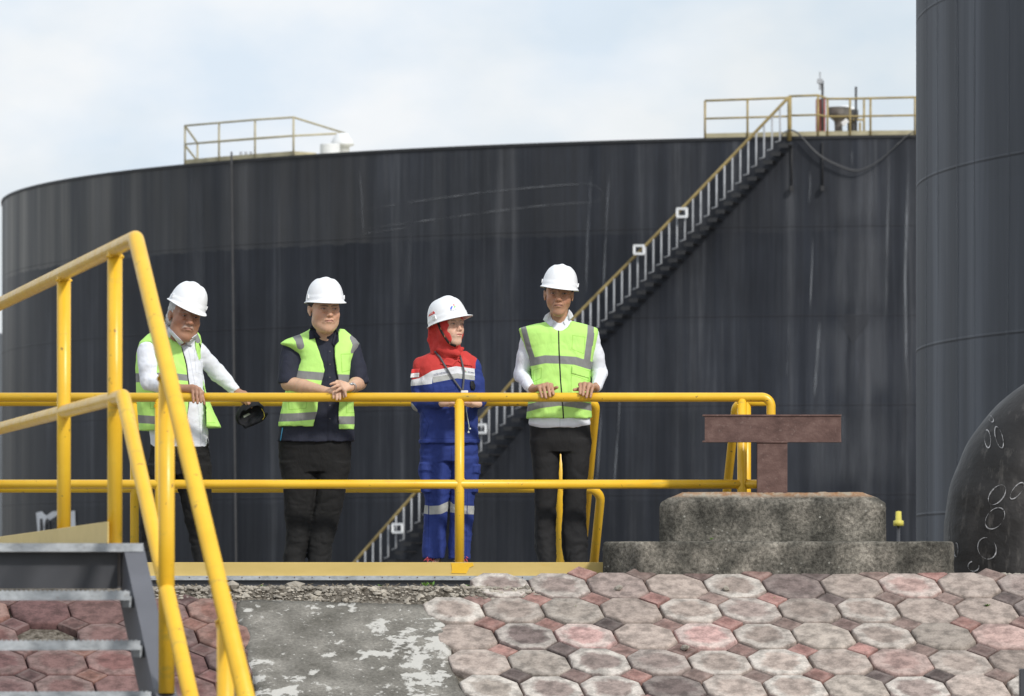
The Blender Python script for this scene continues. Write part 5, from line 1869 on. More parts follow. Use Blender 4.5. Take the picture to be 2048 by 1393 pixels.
# ------------------------------------------------------------------ the man on the right
def person_right():
    D0 = 34.28
    root = empty('person', (P(1120, 0, D0).x, D0, -.006))
    tag(root, 'man in zipped lime vest over a white shirt, both hands on the rail, rightmost person', 'person', 'people on the walkway')
    hc = J(1117.5, 587, 34.20); M3 = rotm(0, 3, 1.5); s = 1.12
    o = dict(jaw=.84, wide=.94, frown=.006, brow=[(.012, .0255), (.030, .0225), (.048, .0125)], browW=[.0030, .0030, .0016], eye=.0034, crease=1.3, nose=1.15, lipT=.0045)
    F = Field((-.1 + hc[0] - .30, 33.88, -.01), (hc[0] + .42, 34.50, 1.84), .0046)
    add_head(F, hc, M3, s, o)
    F.cone(J(1118, 615, 34.25), J(1118, 665, 34.30), .052, .062, .02)
    F.loft([(652, 1085, 1150, D0, .05), (668, 1060, 1180, D0, .085), (720, 1072, 1172, D0, .10), (800, 1072, 1170, D0, .095), (860, 1068, 1172, D0, .095), (900, 1070, 1170, D0, .09)], .03)
    for a, b_, c in ((J(1056, 676, D0), J(1042, 752, 34.34), J(1064, 778, 34.10)), (J(1183, 672, D0), J(1198, 750, 34.34), J(1192, 776, 34.10))):
        F.cone(a, b_, .042, .036, .02); F.cone(b_, c, .036, .024, .01)
    add_hand(F, J(1066, 779, 34.075), [J(1102, 771, 34.02), J(1095, 769, 34.005), J(1086, 771, 33.995), J(1078, 775, 33.99)],
             [J(1107, 789, 33.962), J(1100, 793, 33.955), J(1092, 796, 33.952), J(1084, 795, 33.955)], (J(1096, 778, 34.05), J(1107, 778, 34.03), J(1114.5, 775, 34.01)), bulge=.005, rf=.0104)
    add_hand(F, J(1192, 777, 34.075), [J(1161, 770, 34.02), J(1169, 768, 34.005), J(1178, 769, 33.995), J(1186, 773, 33.99)],
             [J(1160, 788, 33.962), J(1166, 791, 33.955), J(1173, 795, 33.952), J(1181, 795, 33.955)], (J(1167, 778, 34.05), J(1156, 779, 34.03), J(1148, 780, 34.01)), bulge=.005, rf=.0104)
    for hx, kx, ax, ay in ((1093, 1090, 1093, 34.25), (1147, 1149, 1150, 34.28)):
        F.cone(J(hx, 880, D0), J(kx, 1000, D0 - .02), .07, .052, .02); F.cone(J(kx, 1000, D0 - .02), J(ax, 1118, ay), .050, .034, .02)
        F.cone(J(ax, 1118, ay), J(ax, 1132, ay - .04), .030, .018, .02)
    body = finish('body', F, skin('tan_skin', (.45, .255, .165), (.31, .15, .12), (.035, .028, .024)), root, 1, lambda me, V_: head_attrs(me, V_, hc, M3, s, o))
    # hair under the hat
    F = Field(hc - .16, hc + .16, .005); rot = [[M3[i][j] for j in range(3)] for i in range(3)]
    F.ell(hc + np.array(M3 @ Vector((0, .024, .040))) * s, np.array((.0815, .0945, .083)) * s, .01, 'u', rot)
    F.ell(hc + np.array(M3 @ Vector((0, -.120, -.01))) * s, np.array((.074, .078, .10)) * s, .006, 's', rot)
    F.ell(hc + np.array(M3 @ Vector((0, .01, -.078))) * s, np.array((.12, .12, .052)) * s, .01, 's', rot)
    F.fold(0.0016, (60, 60, 25), 2, ridge=False)
    finish('hair', F, m_simple('black_hair', (.012, .010, .009), .6, .3, 90, .5, 200), root, 1)
    # shirt
    F = Field((hc[0] - .36, 34.0, .80), (hc[0] + .36, 34.52, 1.62), .0056)
    F.loft([(641, 1095, 1141, D0 + .01, .055), (655, 1070, 1168, D0, .075), (668, 1056, 1182, D0, .095), (720, 1066, 1176, D0, .115), (790, 1064, 1176, D0, .12), (835, 1058, 1180, D0, .13), (850, 1057, 1182, D0, .135), (857, 1068, 1172, D0, .13)], .02)
    for a, b_, c in ((J(1058, 676, D0), J(1043, 750, 34.33), J(1061, 777, 34.12)), (J(1181, 672, D0), J(1199, 748, 34.33), J(1194, 775, 34.12))):
        F.cone(a, (a + b_) / 2, .052, .050, .03); F.cone((a + b_) / 2, b_, .050, .049, .02); F.cone(b_, c, .048, .031, .015)
    F.cone(J(1118, 632, 34.27), J(1118, 650, 34.29), .058, .062, .01)
    F.ell(J(1118, 632, 34.14), (.064, .095, .055), .004, 's')
    F.cone(J(1117, 640, 34.10), J(1117, 654, 34.12), .040, .012, .004, 's')
    F.fold(0.0033, (9, 9, 20), 1, None, 1.2)
    F.fold(0.0016, (26, 26, 40), 5, None, .8)
    def at(me, V_):
        q = pxy(V_); fr = np.where(V_[:, 1] < D0, 0, 9)
        set_attr(me, 'line', np.minimum(d_stroke(q, [(1120, 838), (1120, 860)], .5), 9) + fr)
    shirt = finish('shirt', F, m_white, root, 2, at)
    # trousers
    F = Field((hc[0] - .30, 34.02, -.01), (hc[0] + .32, 34.56, .96), .0056)
    F.loft([(838, 1060, 1179, D0, .115), (860, 1059, 1181, D0, .12), (884, 1059, 1182, D0, .12), (905, 1061, 1181, D0, .105)], .02)
    F.loft([(880, 1060, 1121, D0, .10), (930, 1064, 1119, D0, .095), (970, 1068, 1117, D0 - .01, .085), (1020, 1069, 1112, D0 - .02, .078), (1060, 1068, 1112, D0 - .02, .078), (1095, 1069, 1112, D0 - .03, .085), (1118, 1075, 1112, D0 - .05, .09), (1137, 1080, 1112, D0 - .06, .085)], .012)
    F.loft([(880, 1120, 1182, D0, .10), (930, 1124, 1179, D0, .095), (970, 1126, 1174, D0, .085), (1020, 1125, 1173, D0 - .01, .078), (1060, 1122, 1174, D0 - .01, .08), (1095, 1124, 1176, D0 - .01, .088), (1118, 1128, 1176, D0 - .03, .09), (1137, 1132, 1173, D0 - .04, .085)], .012)
    F.fold(0.0033, (10, 10, 12), 3, (0, .9, 1.5, .5), 1.5)
    F.fold(0.0016, (22, 22, 34), 8, (0, .6, 1.6, .3), 1)
    finish('trousers', F, m_black2, root, 2)
    shoes(root, ((1094, D0 - .04, -8), (1150, D0 - .02, 12)), m_shoe)
    # vest
    F = Field((hc[0] - .32, 34.0, .88), (hc[0] + .32, 34.52, 1.60), .0052)
    F.loft([(643, 1100, 1146, D0 + .02, .06), (649, 1066, 1172, D0 + .01, .078), (657, 1037, 1196, D0, .098), (668, 1039, 1197, D0, .112), (690, 1046, 1193, D0, .118), (720, 1058, 1186, D0, .130), (745, 1063, 1181, D0, .135), (790, 1059, 1180, D0, .138), (820, 1053, 1183, D0, .143), (838, 1052, 1184, D0, .146)], .012, 2.6, smooth=2)
    # neck opening
    F.cone(J(1119, 640, 34.05), J(1119, 640, 34.45), .070, .055, .01, 's')
    # hem rises in the middle
    F.plane(J(1053, 845, D0), (-.17, 0, -1)); F.plane(J(1184, 836, D0), (.16, 0, -1))
    F.fold(0.0030, (10, 10, 9), 4, None, 1.5)
    F.fold(0.0012, (26, 26, 20), 7, None, 1)
    def at(me, V_):
        q = pxy(V_); back = np.where(V_[:, 1] > D0 + .02, 0, 0)
        d = d_stroke(q, [(1046, 728), (1065, 724), (1090, 719), (1120, 720), (1150, 722), (1186, 733)], [7, 8, 8, 8, 8, 8])
        d = np.minimum(d, d_stroke(q, [(1046, 652), (1051, 672), (1057, 695), (1066, 722)], 5.5))
        d = np.minimum(d, d_stroke(q, [(1182, 640), (1181, 668), (1178, 690), (1174, 722)], 6.5))
        d = np.minimum(d, d_stroke(q, [(1186, 668), (1183, 690)], 3))
        d = np.minimum(d, d_stroke(q, [(1050, 818), (1080, 810), (1118, 806), (1146, 808), (1188, 816)], [7, 7, 6, 7, 7]))
        set_attr(me, 'tape', d)
        fr = np.where(V_[:, 1] < D0, 0, 50)
        l = d_poly(q, [(1145, 671), (1170, 675), (1168, 708), (1144, 699)]); l = np.abs(l) - .45
        for poly in ([(1143, 733), (1178, 743), (1178, 762), (1142, 750)], [(1143, 733), (1180, 743), (1182, 800), (1142, 800)], [(1067, 741), (1083, 736), (1082, 757), (1066, 764)]):
            l = np.minimum(l, np.abs(d_poly(q, poly)) - .45)
        set_attr(me, 'line', l + fr)
        set_attr(me, 'zip', d_stroke(q, [(1117, 652), (1118, 700), (1121, 760), (1126, 820), (1127, 838)], .95) + fr)
    vest = finish('vest', F, m_vest, root, 2, at)
    bv = bvh_of([vest, shirt, body])
    cm = m_white
    for poly in ([(1099.5, 624), (1090, 631), (1086, 640), (1102, 654), (1108, 647), (1103, 636)], [(1138, 619), (1144, 626), (1147, 633), (1130, 651), (1126, 645), (1133, 634)]):
        decal('collar', bv, poly, m_white_plain, root, .005, .005)
    # pocket flap
    decal('pocket_flap', bvh_of([vest]), [(1144, 733), (1178, 743), (1178, 757), (1143, 747)], m_vest_plain, root, .003, .003)
    helmet(root, J(1119.5, 574.5, 34.185), rotm(0, 0, 7), 1.03, MH)
person_right()

# ------------------------------------------------------------------ the man second from left
def person_mid():
    D0 = 34.33
    root = empty('person', (P(630, 0, D0).x, D0, -.006))
    tag(root, 'man in open lime vest over a navy short-sleeved shirt, forearms crossed on the rail', 'person', 'people on the walkway')
    hc = J(648.5, 617.5, 34.22); M3 = rotm(20, 3, 0); s = 1.13
    o = dict(jaw=1.05, wide=1.01, jowl=True, frown=.005, brow=[(.010, .0135), (.028, .0175), (.050, .0165)], browW=[.0032, .0036, .0018], eye=.0030, crease=.7, nose=1.08, lipT=.0050, mouthW=.027, gaze=.003)
    F = Field((hc[0] - .36, 33.88, -.01), (hc[0] + .34, 34.56, 1.76), .0046)
    add_head(F, hc, M3, s, o)
    F.cone(J(650, 648, 34.27), J(650, 690, 34.32), .062, .070, .02)
    F.loft([(680, 605, 700, D0, .07), (700, 585, 705, D0, .095), (760, 590, 705, D0, .11), (820, 580, 705, D0, .11), (890, 570, 698, D0, .10)], .03)
    for a, b_, c in ((J(583, 702, D0), J(577, 767, 34.25), J(652, 783, 34.03)), (J(703, 700, D0), J(718, 766, 34.28), J(700, 775, 34.01))):
        F.cone(a, b_, .046, .045, .02); F.cone(b_, b_ * .6 + c * .4, .045, .042, .01); F.cone(b_ * .6 + c * .4, c, .042, .027, .012)
    add_hand(F, J(656, 783, 34.02), [J(686, 782, 33.985), J(680, 783, 33.975), J(673, 784, 33.97), J(667, 785, 33.97)],
             [J(688, 795, 33.955), J(680, 799, 33.952), J(673.5, 800, 33.952), J(667, 797, 33.956)], (J(670, 778, 34.0), J(678, 775, 33.99), J(686, 774, 33.98)), rf=.0088, bulge=.004)
    add_hand(F, J(701, 775, 33.995), [J(680, 765, 33.965), J(682, 770, 33.958), J(685, 776, 33.952), J(689, 781, 33.95)],
             [J(661, 769, 33.95), J(663, 777, 33.945), J(671, 784, 33.94), J(692, 793, 33.945)], (J(690, 768, 33.98), J(681, 764, 33.97), J(673, 763, 33.965)), rf=.0092, bulge=.003)
    for hx, kx, ax, ay in ((598, 597, 589, D0), (662, 655, 640, D0)):
        F.cone(J(hx, 905, D0), J(kx, 1005, D0 - .02), .075, .055, .02); F.cone(J(kx, 1005, D0 - .02), J(ax, 1118, ay), .052, .036, .02)
        F.cone(J(ax, 1118, ay), J(ax, 1132, ay - .04), .030, .018, .02)
    body = finish('body', F, skin('light_skin', (.62, .39, .27), (.47, .22, .18), (.04, .03, .025)), root, 1, lambda me, V_: head_attrs(me, V_, hc, M3, s, o))
    F = Field(hc - .17, hc + .17, .005); rot = [[M3[i][j] for j in range(3)] for i in range(3)]
    F.ell(hc + np.array(M3 @ Vector((0, .024, .040))) * s, np.array((.0875, .0965, .083)) * s, .01, 'u', rot)
    F.ell(hc + np.array(M3 @ Vector((0, -.122, -.01))) * s, np.array((.078, .080, .10)) * s, .006, 's', rot)
    F.ell(hc + np.array(M3 @ Vector((0, .01, -.080))) * s, np.array((.12, .12, .052)) * s, .01, 's', rot)
    F.fold(0.0016, (60, 60, 25), 2, ridge=False)
    finish('hair', F, m_simple('dark_hair', (.012, .010, .009), .55, .3, 90, .5, 200), root, 1)
    # shirt
    F = Field((hc[0] - .36, 34.02, .74), (hc[0] + .36, 34.60, 1.55), .0056)
    F.loft([(668, 618, 690, D0, .06), (680, 600, 700, D0, .085), (695, 582, 708, D0, .105), (720, 592, 705, D0, .13), (780, 574, 705, D0, .145), (850, 560, 707, D0, .15), (884, 553, 709, D0, .15)], .02, 2.5)
    for a, b_, r0, r1 in ((J(583, 702, D0), J(577, 764, 34.26), .066, .070), (J(702, 698, D0), J(716, 762, 34.27), .062, .066)):
        F.cone(a, b_, r0, r1, .02)
    F.cone(J(650, 660, 34.29), J(650, 680, 34.32), .070, .085, .01)
    F.ell(J(652, 655, 34.18), (.080, .095, .062), .004, 's')
    # V opening at the throat
    F.cone(J(653, 660, 34.10), J(658, 692, 34.12), .058, .010, .004, 's')
    # sleeves end cleanly
    F.plane(J(568, 768, 34.25), (-.35, 0, -1)) if False else None
    z0 = P(0, 770, 34.27).z
    X, Y, Z = F.X[:, None, None], F.Y[None, :, None], F.Z[None, None, :]
    xl_, xr_ = P(596, 0, D0).x, P(708, 0, D0).x
    side = ((X < xl_) | (X > xr_)) & (Z < z0 + 0 * X * Y) & (Z > z0 - .13)
    z0 = P(0, 768, 34.26).z
    tors = np.maximum(np.abs(X - P(648, 0, D0).x) - .20, 0)
    F.F = np.where(((X < P(598, 0, D0).x) | (X > P(709, 0, D0).x)) & (Z > P(0, 800, D0).z), np.maximum(F.F, z0 - Z + 0 * (X + Y)), F.F).astype(f32)
    F.loft([(788, 572, 706, D0, .145), (850, 560, 707, D0, .15), (884, 553, 709, D0, .15)], .004, 2.5)
    F.fold(0.0033, (9, 9, 11), 1.7, None, 1.6)
    F.fold(0.0016, (24, 24, 26), 5.2, None, 1)
    def at(me, V_):
        q = pxy(V_); fr = np.where(V_[:, 1] < D0, 0, 50)
        set_attr(me, 'line', np.minimum(d_stroke(q, [(655, 700), (656, 884)], .5), 50) + fr)
        d = np.full(len(q), 50.0)
        for y in (703, 729, 755, 811, 838): d = np.minimum(d, np.hypot(q[:, 0] - 660, q[:, 1] - y) - 1.3)
        set_attr(me, 'button', d + fr)
    shirt = finish('shirt', F, m_navy, root, 2, at)
    F = Field((hc[0] - .34, 34.02, -.01), (hc[0] + .28, 34.60, .90), .0056)
    F.loft([(862, 558, 703, D0, .13), (890, 556, 703, D0, .135), (925, 558, 701, D0, .12), (945, 562, 698, D0, .11)], .02)
    F.loft([(925, 558, 634, D0, .11), (970, 566, 636, D0 - .01, .10), (1005, 569, 632, D0 - .02, .092), (1030, 568, 626, D0 - .02, .088), (1060, 572, 622, D0 - .02, .082), (1090, 570, 616, D0 - .02, .082), (1112, 564, 612, D0 - .03, .088), (1137, 566, 610, D0 - .05, .085)], .014)
    F.loft([(925, 630, 701, D0, .11), (970, 632, 694, D0 - .01, .10), (1005, 626, 686, D0 - .01, .092), (1030, 622, 682, D0 - .01, .088), (1060, 618, 674, D0 - .01, .082), (1090, 615, 664, D0 - .01, .080), (1112, 614, 663, D0 - .02, .086), (1137, 617, 660, D0 - .04, .085)], .014)
    F.fold(0.0049, (9, 9, 17), 5, (0, .9, 1.3, .4), 1.8)
    F.fold(0.0022, (20, 20, 38), 9, (0, .7, 1.6, .5), 1.2)
    finish('trousers', F, m_black, root, 2)
    shoes(root, ((590, D0 - .02, -12), (641, D0, 14)), m_shoe)
    # open vest
    F = Field((hc[0] - .37, 34.0, .82), (hc[0] + .34, 34.60, 1.53), .0052)
    F.loft([(659, 622, 689, D0 + .02, .07), (668, 604, 700, D0 + .01, .09), (679, 572, 713, D0, .105), (688, 558, 720, D0, .12), (697, 578, 717, D0, .128), (706, 592, 713, D0, .137), (722, 596, 709, D0, .147), (780, 572, 707, D0, .163), (850, 556, 709, D0, .168), (860, 555, 709, D0, .168)], .012, 2.6, smooth=2)
    F.cone(J(652, 655, 34.0), J(652, 655, 34.6), .075, .085, .01, 's')
    # front opening follows the two edges
    X, Y, Z = F.X[:, None, None], F.Y[None, :, None], F.Z[None, None, :]
    rows = np.array([640, 668, 700, 743, 790, 830, 853, 870]); el = np.array([626, 628, 638, 651, 640, 634, 628, 626]); er = np.array([680, 676, 670, 676, 682, 679, 679, 679])
    zr = (HOR - rows) / FPX * D0
    xl_ = np.interp(F.Z, zr[::-1], ((el - 1024) / FPX * D0)[::-1])[None, None, :]; xr_ = np.interp(F.Z, zr[::-1], ((er - 1024) / FPX * D0)[::-1])[None, None, :]
    cutd = np.maximum(np.maximum(xl_ - X, X - xr_), Y - D0)
    F.F = np.maximum(F.F, -cutd).astype(f32)
    F.plane(J(628, 853, D0), (.02, 0, -1)) if False else None
    cl = np.maximum(X - (xl_ + xr_) / 2, 0) * 0
    hem = np.where(X < (xl_ + xr_) / 2, P(0, 854, D0).z, P(0, 862, D0).z)
    F.F = np.maximum(F.F, (hem - Z)).astype(f32)
    # arm holes
    F.cone(J(562, 716, 34.20), J(570, 776, 34.12), .052, .066, .004, 's')
    F.fold(0.0027, (10, 10, 8), 6, None, 1.5)
    F.fold(0.0012, (26, 26, 20), 3, None, 1)
    def at(me, V_):
        q = pxy(V_); fr = np.where(V_[:, 1] < D0, 0, 50)
        d = d_stroke(q, [(560, 742), (600, 750), (651, 754)], [8, 8, 8])
        d = np.minimum(d, d_stroke(q, [(676, 757), (704, 758), (712, 756)], 8))
        d = np.minimum(d, d_stroke(q, [(548, 836), (590, 835), (640, 831)], [8, 8, 7.5]))
        d = np.minimum(d, d_stroke(q, [(676, 841), (712, 841)], 8))
        d = np.minimum(d, d_stroke(q, [(590, 668), (598, 680), (601, 692)], 7.5))
        d = np.minimum(d, d_stroke(q, [(706, 676), (712, 690), (708, 704)], 6.5))
        set_attr(me, 'tape', d)
        l = np.abs(d_poly(q, [(577, 803), (614, 803), (612, 817), (578, 820)])) - .5
        l = np.minimum(l, np.abs(d_poly(q, [(692, 800), (711, 800), (711, 826), (693, 826)])) - .5)
        l = np.minimum(l, np.abs(d_poly(q, [(682, 709), (706, 708), (703, 740), (684, 745)])) - .5)
        set_attr(me, 'line', l + fr); set_attr(me, 'zip', np.full(len(q), 50.0))
    vest = finish('vest', F, m_vest, root, 2, at)
    bv = bvh_of([vest, shirt, body])
    for poly in ([(623, 650), (618, 664), (618.5, 679), (634, 677), (642, 676), (632, 664)], [(671, 658), (677, 667), (678, 683), (668, 694), (664, 686), (668, 672)]):
        decal('collar', bv, poly, m_navy_plain, root, .007, .006)
    # key strap at the hip
    ribbon('key_strap', bv, [(565, 856), (561, 882)], 2.0, m_simple('blue_strap', (.05, .28, .50), .6), root, .004)
    # wristwatch
    w_ = J(703, 775.5, 33.998); a = (J(718, 766, 34.28) - w_); a /= np.linalg.norm(a); a = Vector(a)
    n1 = a.orthogonal().normalized(); n2 = a.cross(n1)
    bm = bmesh.new(); seg = 28; rings = []
    for da, rr in ((-.008, .0245), (-.008, .0275), (.008, .0285), (.008, .0255)):
        rings.append([bm.verts.new(Vector(w_) + a * (da + .012) + (n1 * math.cos(k / seg * 6.2832) + n2 * math.sin(k / seg * 6.2832)) * rr) for k in range(seg)])
    for i in range(4):
        for k in range(seg): bm.faces.new((rings[i][k], rings[i][(k + 1) % seg], rings[(i + 1) % 4][(k + 1) % seg], rings[(i + 1) % 4][k]))
    wo = bm_obj('wristwatch', bm, m_metal, root, True)
    bm = bmesh.new(); q = Vector(w_) + a * .012 + Vector((-.004, -.024, .020))
    lathe(bm, [(.001, q.z + .004), (.014, q.z + .004), (.0155, q.z), (.0155, q.z - .006), (.001, q.z - .006)], q.x, q.y, 20)
    bm_obj('dial', bm, m_metal, wo, False)
    helmet(root, J(650, 602.5, 34.20), rotm(20, 0, 0), 1.07, MH)
person_mid()

# ------------------------------------------------------------------ the woman
def person_woman():
    D0 = 34.30
    root = empty('person', (P(898, 0, D0).x, D0, -.006))
    tag(root, 'woman in red headscarf, white hard hat and blue coverall with red shoulders', 'person', 'people on the walkway')
    hc = J(897, 652, 34.22); M3 = rotm(40, -5, 0); s = 1.03
    o = dict(noear=True, jaw=.92, wide=.96, smile=True, open=True, mouthW=.022, brow=[(.014, .0165), (.030, .0225), (.048, .0165)], browW=[.0020, .0026, .0012], eye=.0032, crease=0, nose=.9, lipT=.0066, gaze=.002)
    F = Field((hc[0] - .30, 33.95, -.01), (hc[0] + .28, 34.52, 1.62), .0046)
    add_head(F, hc, M3, s, o)
    F.cone(J(897, 675, 34.26), J(897, 715, 34.30), .045, .055, .02)
    F.loft([(712, 862, 935, D0, .06), (735, 848, 942, D0, .085), (790, 855, 942, D0, .10), (850, 850, 945, D0, .095), (905, 850, 945, D0, .09)], .03)
    for a, b_, c in ((J(845, 735, D0), J(842, 808, 34.30), J(886, 807, 34.12)), (J(944, 733, D0), J(959, 804, 34.30), J(957, 808, 34.12))):
        F.cone(a, b_, .036, .032, .02); F.cone(b_, c, .032, .022, .01)
    add_hand(F, J(884, 807, 34.115), [J(902, 803, 34.09), J(902, 806, 34.085), J(901, 809, 34.085), J(899, 811, 34.09)],
             [J(920, 802, 34.09), J(920, 806, 34.085), J(917, 810, 34.085), J(913, 812, 34.09)], (J(896, 800, 34.10), J(908, 797, 34.10), J(917, 794, 34.10)), rw=.021, rf=.0078, bulge=.001)
    add_hand(F, J(958, 808, 34.115), [J(941, 802, 34.09), J(941, 805, 34.085), J(942, 809, 34.085), J(944, 812, 34.09)],
             [J(925, 804, 34.08), J(927, 808, 34.075), J(930, 811, 34.075), J(934, 813, 34.08)], (J(948, 800, 34.10), J(940, 797, 34.10), J(932, 795, 34.09)), rw=.021, rf=.0078, bulge=.001)
    for hx, kx, ax, ay in ((872, 872, 868, D0), (924, 922, 919, D0)):
        F.cone(J(hx, 900, D0), J(kx, 1010, D0 - .02), .068, .048, .02); F.cone(J(kx, 1010, D0 - .02), J(ax, 1116, ay), .046, .032, .02)
        F.cone(J(ax, 1116, ay), J(ax, 1136, ay - .12), .030, .024, .02)
    body = finish('body', F, skin('fair_skin', (.70, .47, .355), (.58, .19, .17), (.07, .045, .035)), root, 1, lambda me, V_: head_attrs(me, V_, hc, M3, s, o))
    # headscarf
    rot = [[M3[i][j] for j in range(3)] for i in range(3)]
    F = Field((hc[0] - .20, 34.0, 1.28), (hc[0] + .18, 34.48, 1.68), .0048)
    F.ell(hc + np.array(M3 @ Vector((0, .016, .034))) * s, np.array((.087, .104, .090)) * s, .01, 'u', rot)
    F.ell(hc + np.array(M3 @ Vector((0, -.012, -.035))) * s, np.array((.078, .082, .092)) * s, .03, 'u', rot)
    F.cone(J(897, 683, 34.235), J(898, 716, 34.27), .066, .078, .03)
    F.cone(J(872, 650, 34.27), J(869, 704, 34.28), .030, .026, .03)
    F.cone(J(874, 690, 34.24), J(866, 708, 34.24), .022, .012, .02)
    F.cone(J(880, 700, 34.21), J(915, 708, 34.18), .02, .02, .02)
    for pts_, rr in (([(862, 640), (866, 665), (880, 688), (905, 700)], .008), ([(868, 636), (873, 660), (886, 682), (910, 694)], .008), ([(864, 668), (872, 690), (888, 706), (912, 712)], .010),
                     ([(872, 700), (890, 712), (915, 716), (928, 708)], .010), ([(878, 693), (898, 702), (918, 704), (925, 698)], .009), ([(860, 655), (858, 680), (866, 706)], .011)):
        q_ = [J(a_, b_, 34.20 + .0020 * abs(a_ - 893)) for a_, b_ in pts_]
        for u_, v_ in zip(q_[:-1], q_[1:]): F.cone(u_, v_, rr, rr, .010)
    F.fold(0.0019, (14, 14, 26), 2.2, None, 1.2)
    F.fold(0.0011, (26, 26, 60), 6.2, None, 1.5, False)
    F.ell(hc + np.array(M3 @ Vector((.004, -.112, -.030))) * s, np.array((.063, .074, .088)) * s, .014, 's', rot)
    m_scarf = cloth('red_scarf', (.56, .050, .045), [], .8, .3, .08)
    scarf = finish('headscarf', F, m_scarf, root, 2)
    # jacket
    F = Field((hc[0] - .28, 34.0, .77), (hc[0] + .27, 34.52, 1.37), .0054)
    F.loft([(703, 866, 932, D0 + .01, .06), (709, 852, 943, D0, .08), (717, 838, 950, D0, .092), (735, 834, 953, D0, .112), (770, 838, 954, D0, .125), (810, 840, 955, D0, .125), (850, 839, 956, D0, .13), (878, 839, 957, D0, .135), (888, 838, 958, D0, .13)], .015, 2.5)
    for a, b_, c in ((J(843, 732, D0), J(838, 808, 34.30), J(880, 806, 34.14)), (J(944, 732, D0), J(958, 800, 34.30), J(960, 806, 34.135))):
        F.cone(a, (a + b_) / 2, .054, .053, .02); F.cone((a + b_) / 2, b_, .053, .047, .02); F.cone(b_, c, .046, .033, .014)
    F.loft([(879, 836, 960, D0, .138), (888, 836, 960, D0, .138)], .004, 2.6)
    F.cone(J(898, 700, 34.27), J(898, 716, 34.28), .075, .09, .01)
    F.ell(J(898, 695, 34.20), (.085, .10, .05), .004, 's')
    F.fold(0.0030, (10, 10, 15), 3, None, 1.6)
    F.fold(0.0016, (24, 24, 36), 7, None, 1)
    def at(me, V_):
        q = pxy(V_); x, y = q[:, 0], q[:, 1]
        yr = np.interp(x, [815, 838, 864.6, 912, 950], [762, 757, 742, 733, 738])
        yw = np.interp(x, [815, 838, 863, 914, 950], [762, 757, 755, 747, 752])
        yg = np.interp(x, [815, 838, 864, 866, 914, 950], [773, 771, 768, 766, 757, 761])
        right = (x > 950 + (y < 727) * 4)
        arm = x < 864
        far = 50.0 * right
        set_attr(me, 'red', np.maximum(y - yr, x - 951 - np.maximum(0, (727 - y)) * .3) )
        set_attr(me, 'white', np.where(arm, np.maximum(y - yg, yr - y), np.maximum(y - yw, yr - y)) + far)
        set_attr(me, 'grey', np.where(arm, 50, np.maximum(y - yg, yw - y)) + far)
        fr = np.where(V_[:, 1] < D0, 0, 50)
        l = d_stroke(q, [(924, 768), (926, 790), (927, 880)], .5)
        l = np.minimum(l, np.abs(d_poly(q, [(866, 770), (910, 760), (911, 779), (868, 785)])) - .45)
        l = np.minimum(l, d_stroke(q, [(838, 878), (960, 878)], .5))
        l = np.minimum(l, d_stroke(q, [(845, 825), (858, 850), (850, 878)], .4))
        set_attr(me, 'line', l + fr)
        set_attr(me, 'elbow', np.maximum(d_stroke(q, [(821, 812), (829, 822)], 6), 0 - 50) + fr)
    m_jacket = cloth('blue_red_white_cotton', (.026, .047, .215), [('red', (.54, .050, .045)), ('white', (.70, .72, .76)), ('grey', (.42, .43, .42)), ('elbow', (.42, .43, .42)), ('line', (.015, .03, .16))], .8, .45, .08)
    jacket = finish('jacket', F, m_jacket, root, 2, at)
    # trousers with cargo pockets and reflective bands
    F = Field((hc[0] - .24, 34.02, -.01), (hc[0] + .26, 34.52, .84), .0054)
    F.loft([(876, 842, 955, D0, .115), (900, 839, 957, D0, .12), (925, 840, 957, D0, .108)], .02)
    F.loft([(915, 840, 905, D0, .105), (960, 844, 903, D0, .092), (1000, 849, 898, D0 - .01, .08), (1040, 847, 895, D0 - .01, .075), (1080, 845, 892, D0 - .02, .076), (1117, 844, 890, D0 - .03, .078)], .012)
    F.loft([(915, 900, 957, D0, .105), (960, 902, 954, D0, .092), (1000, 900, 949, D0 - .01, .08), (1040, 899, 947, D0 - .01, .075), (1080, 897, 943, D0 - .02, .076), (1119, 896, 940, D0 - .03, .078)], .012)
    F.loft([(926, 838, 862, D0 - .02, .072), (946, 838, 867, D0 - .02, .078), (985, 842, 869, D0 - .02, .076)], .006, 3)
    F.loft([(926, 838, 869, D0 - .02, .082), (944, 836, 870, D0 - .02, .086)], .004, 3)
    F.loft([(930, 938, 959, D0 - .01, .07), (986, 936, 956, D0 - .01, .07)], .006, 3)
    F.loft([(930, 940, 961, D0 - .01, .076), (948, 940, 960, D0 - .01, .078)], .004, 3)
    F.fold(0.0033, (10, 10, 16), 4, None, 1.6); F.fold(0.0016, (22, 22, 36), 9, None, 1)
    def at(me, V_):
        q = pxy(V_); fr = 0
        d = np.minimum(d_stroke(q, [(842, 1018), (860, 1021), (880, 1020), (898, 1012)], 8.5), d_stroke(q, [(899, 1016), (925, 1020), (952, 1021)], 8.5))
        set_attr(me, 'grey', d)
        l = np.minimum(d_stroke(q, [(858, 985), (856, 1117)], .45), d_stroke(q, [(935, 985), (932, 1117)], .45))
        l = np.minimum(l, d_stroke(q, [(842, 945), (868, 946)], .5)); l = np.minimum(l, d_stroke(q, [(903, 895), (904, 960)], .5))
        set_attr(me, 'line', l + np.where(V_[:, 1] < D0, 0, 50))
    m_tr = cloth('blue_cotton', (.026, .047, .215), [('grey', (.42, .43, .42)), ('line', (.015, .03, .16))], .8, .5, .08)
    trousers = finish('trousers', F, m_tr, root, 2, at)
    shoes(root, ((869, D0 - .01, -14), (919, D0, 12)), m_simple('grey_trainer', (.16, .14, .13), .7, .2, 30), m_simple('pink_lace', (.62, .10, .14), .7, .1))
    hm = helmet(root, J(896, 641.5, 34.215), rotm(42, -8, -10), 1.08, MH)
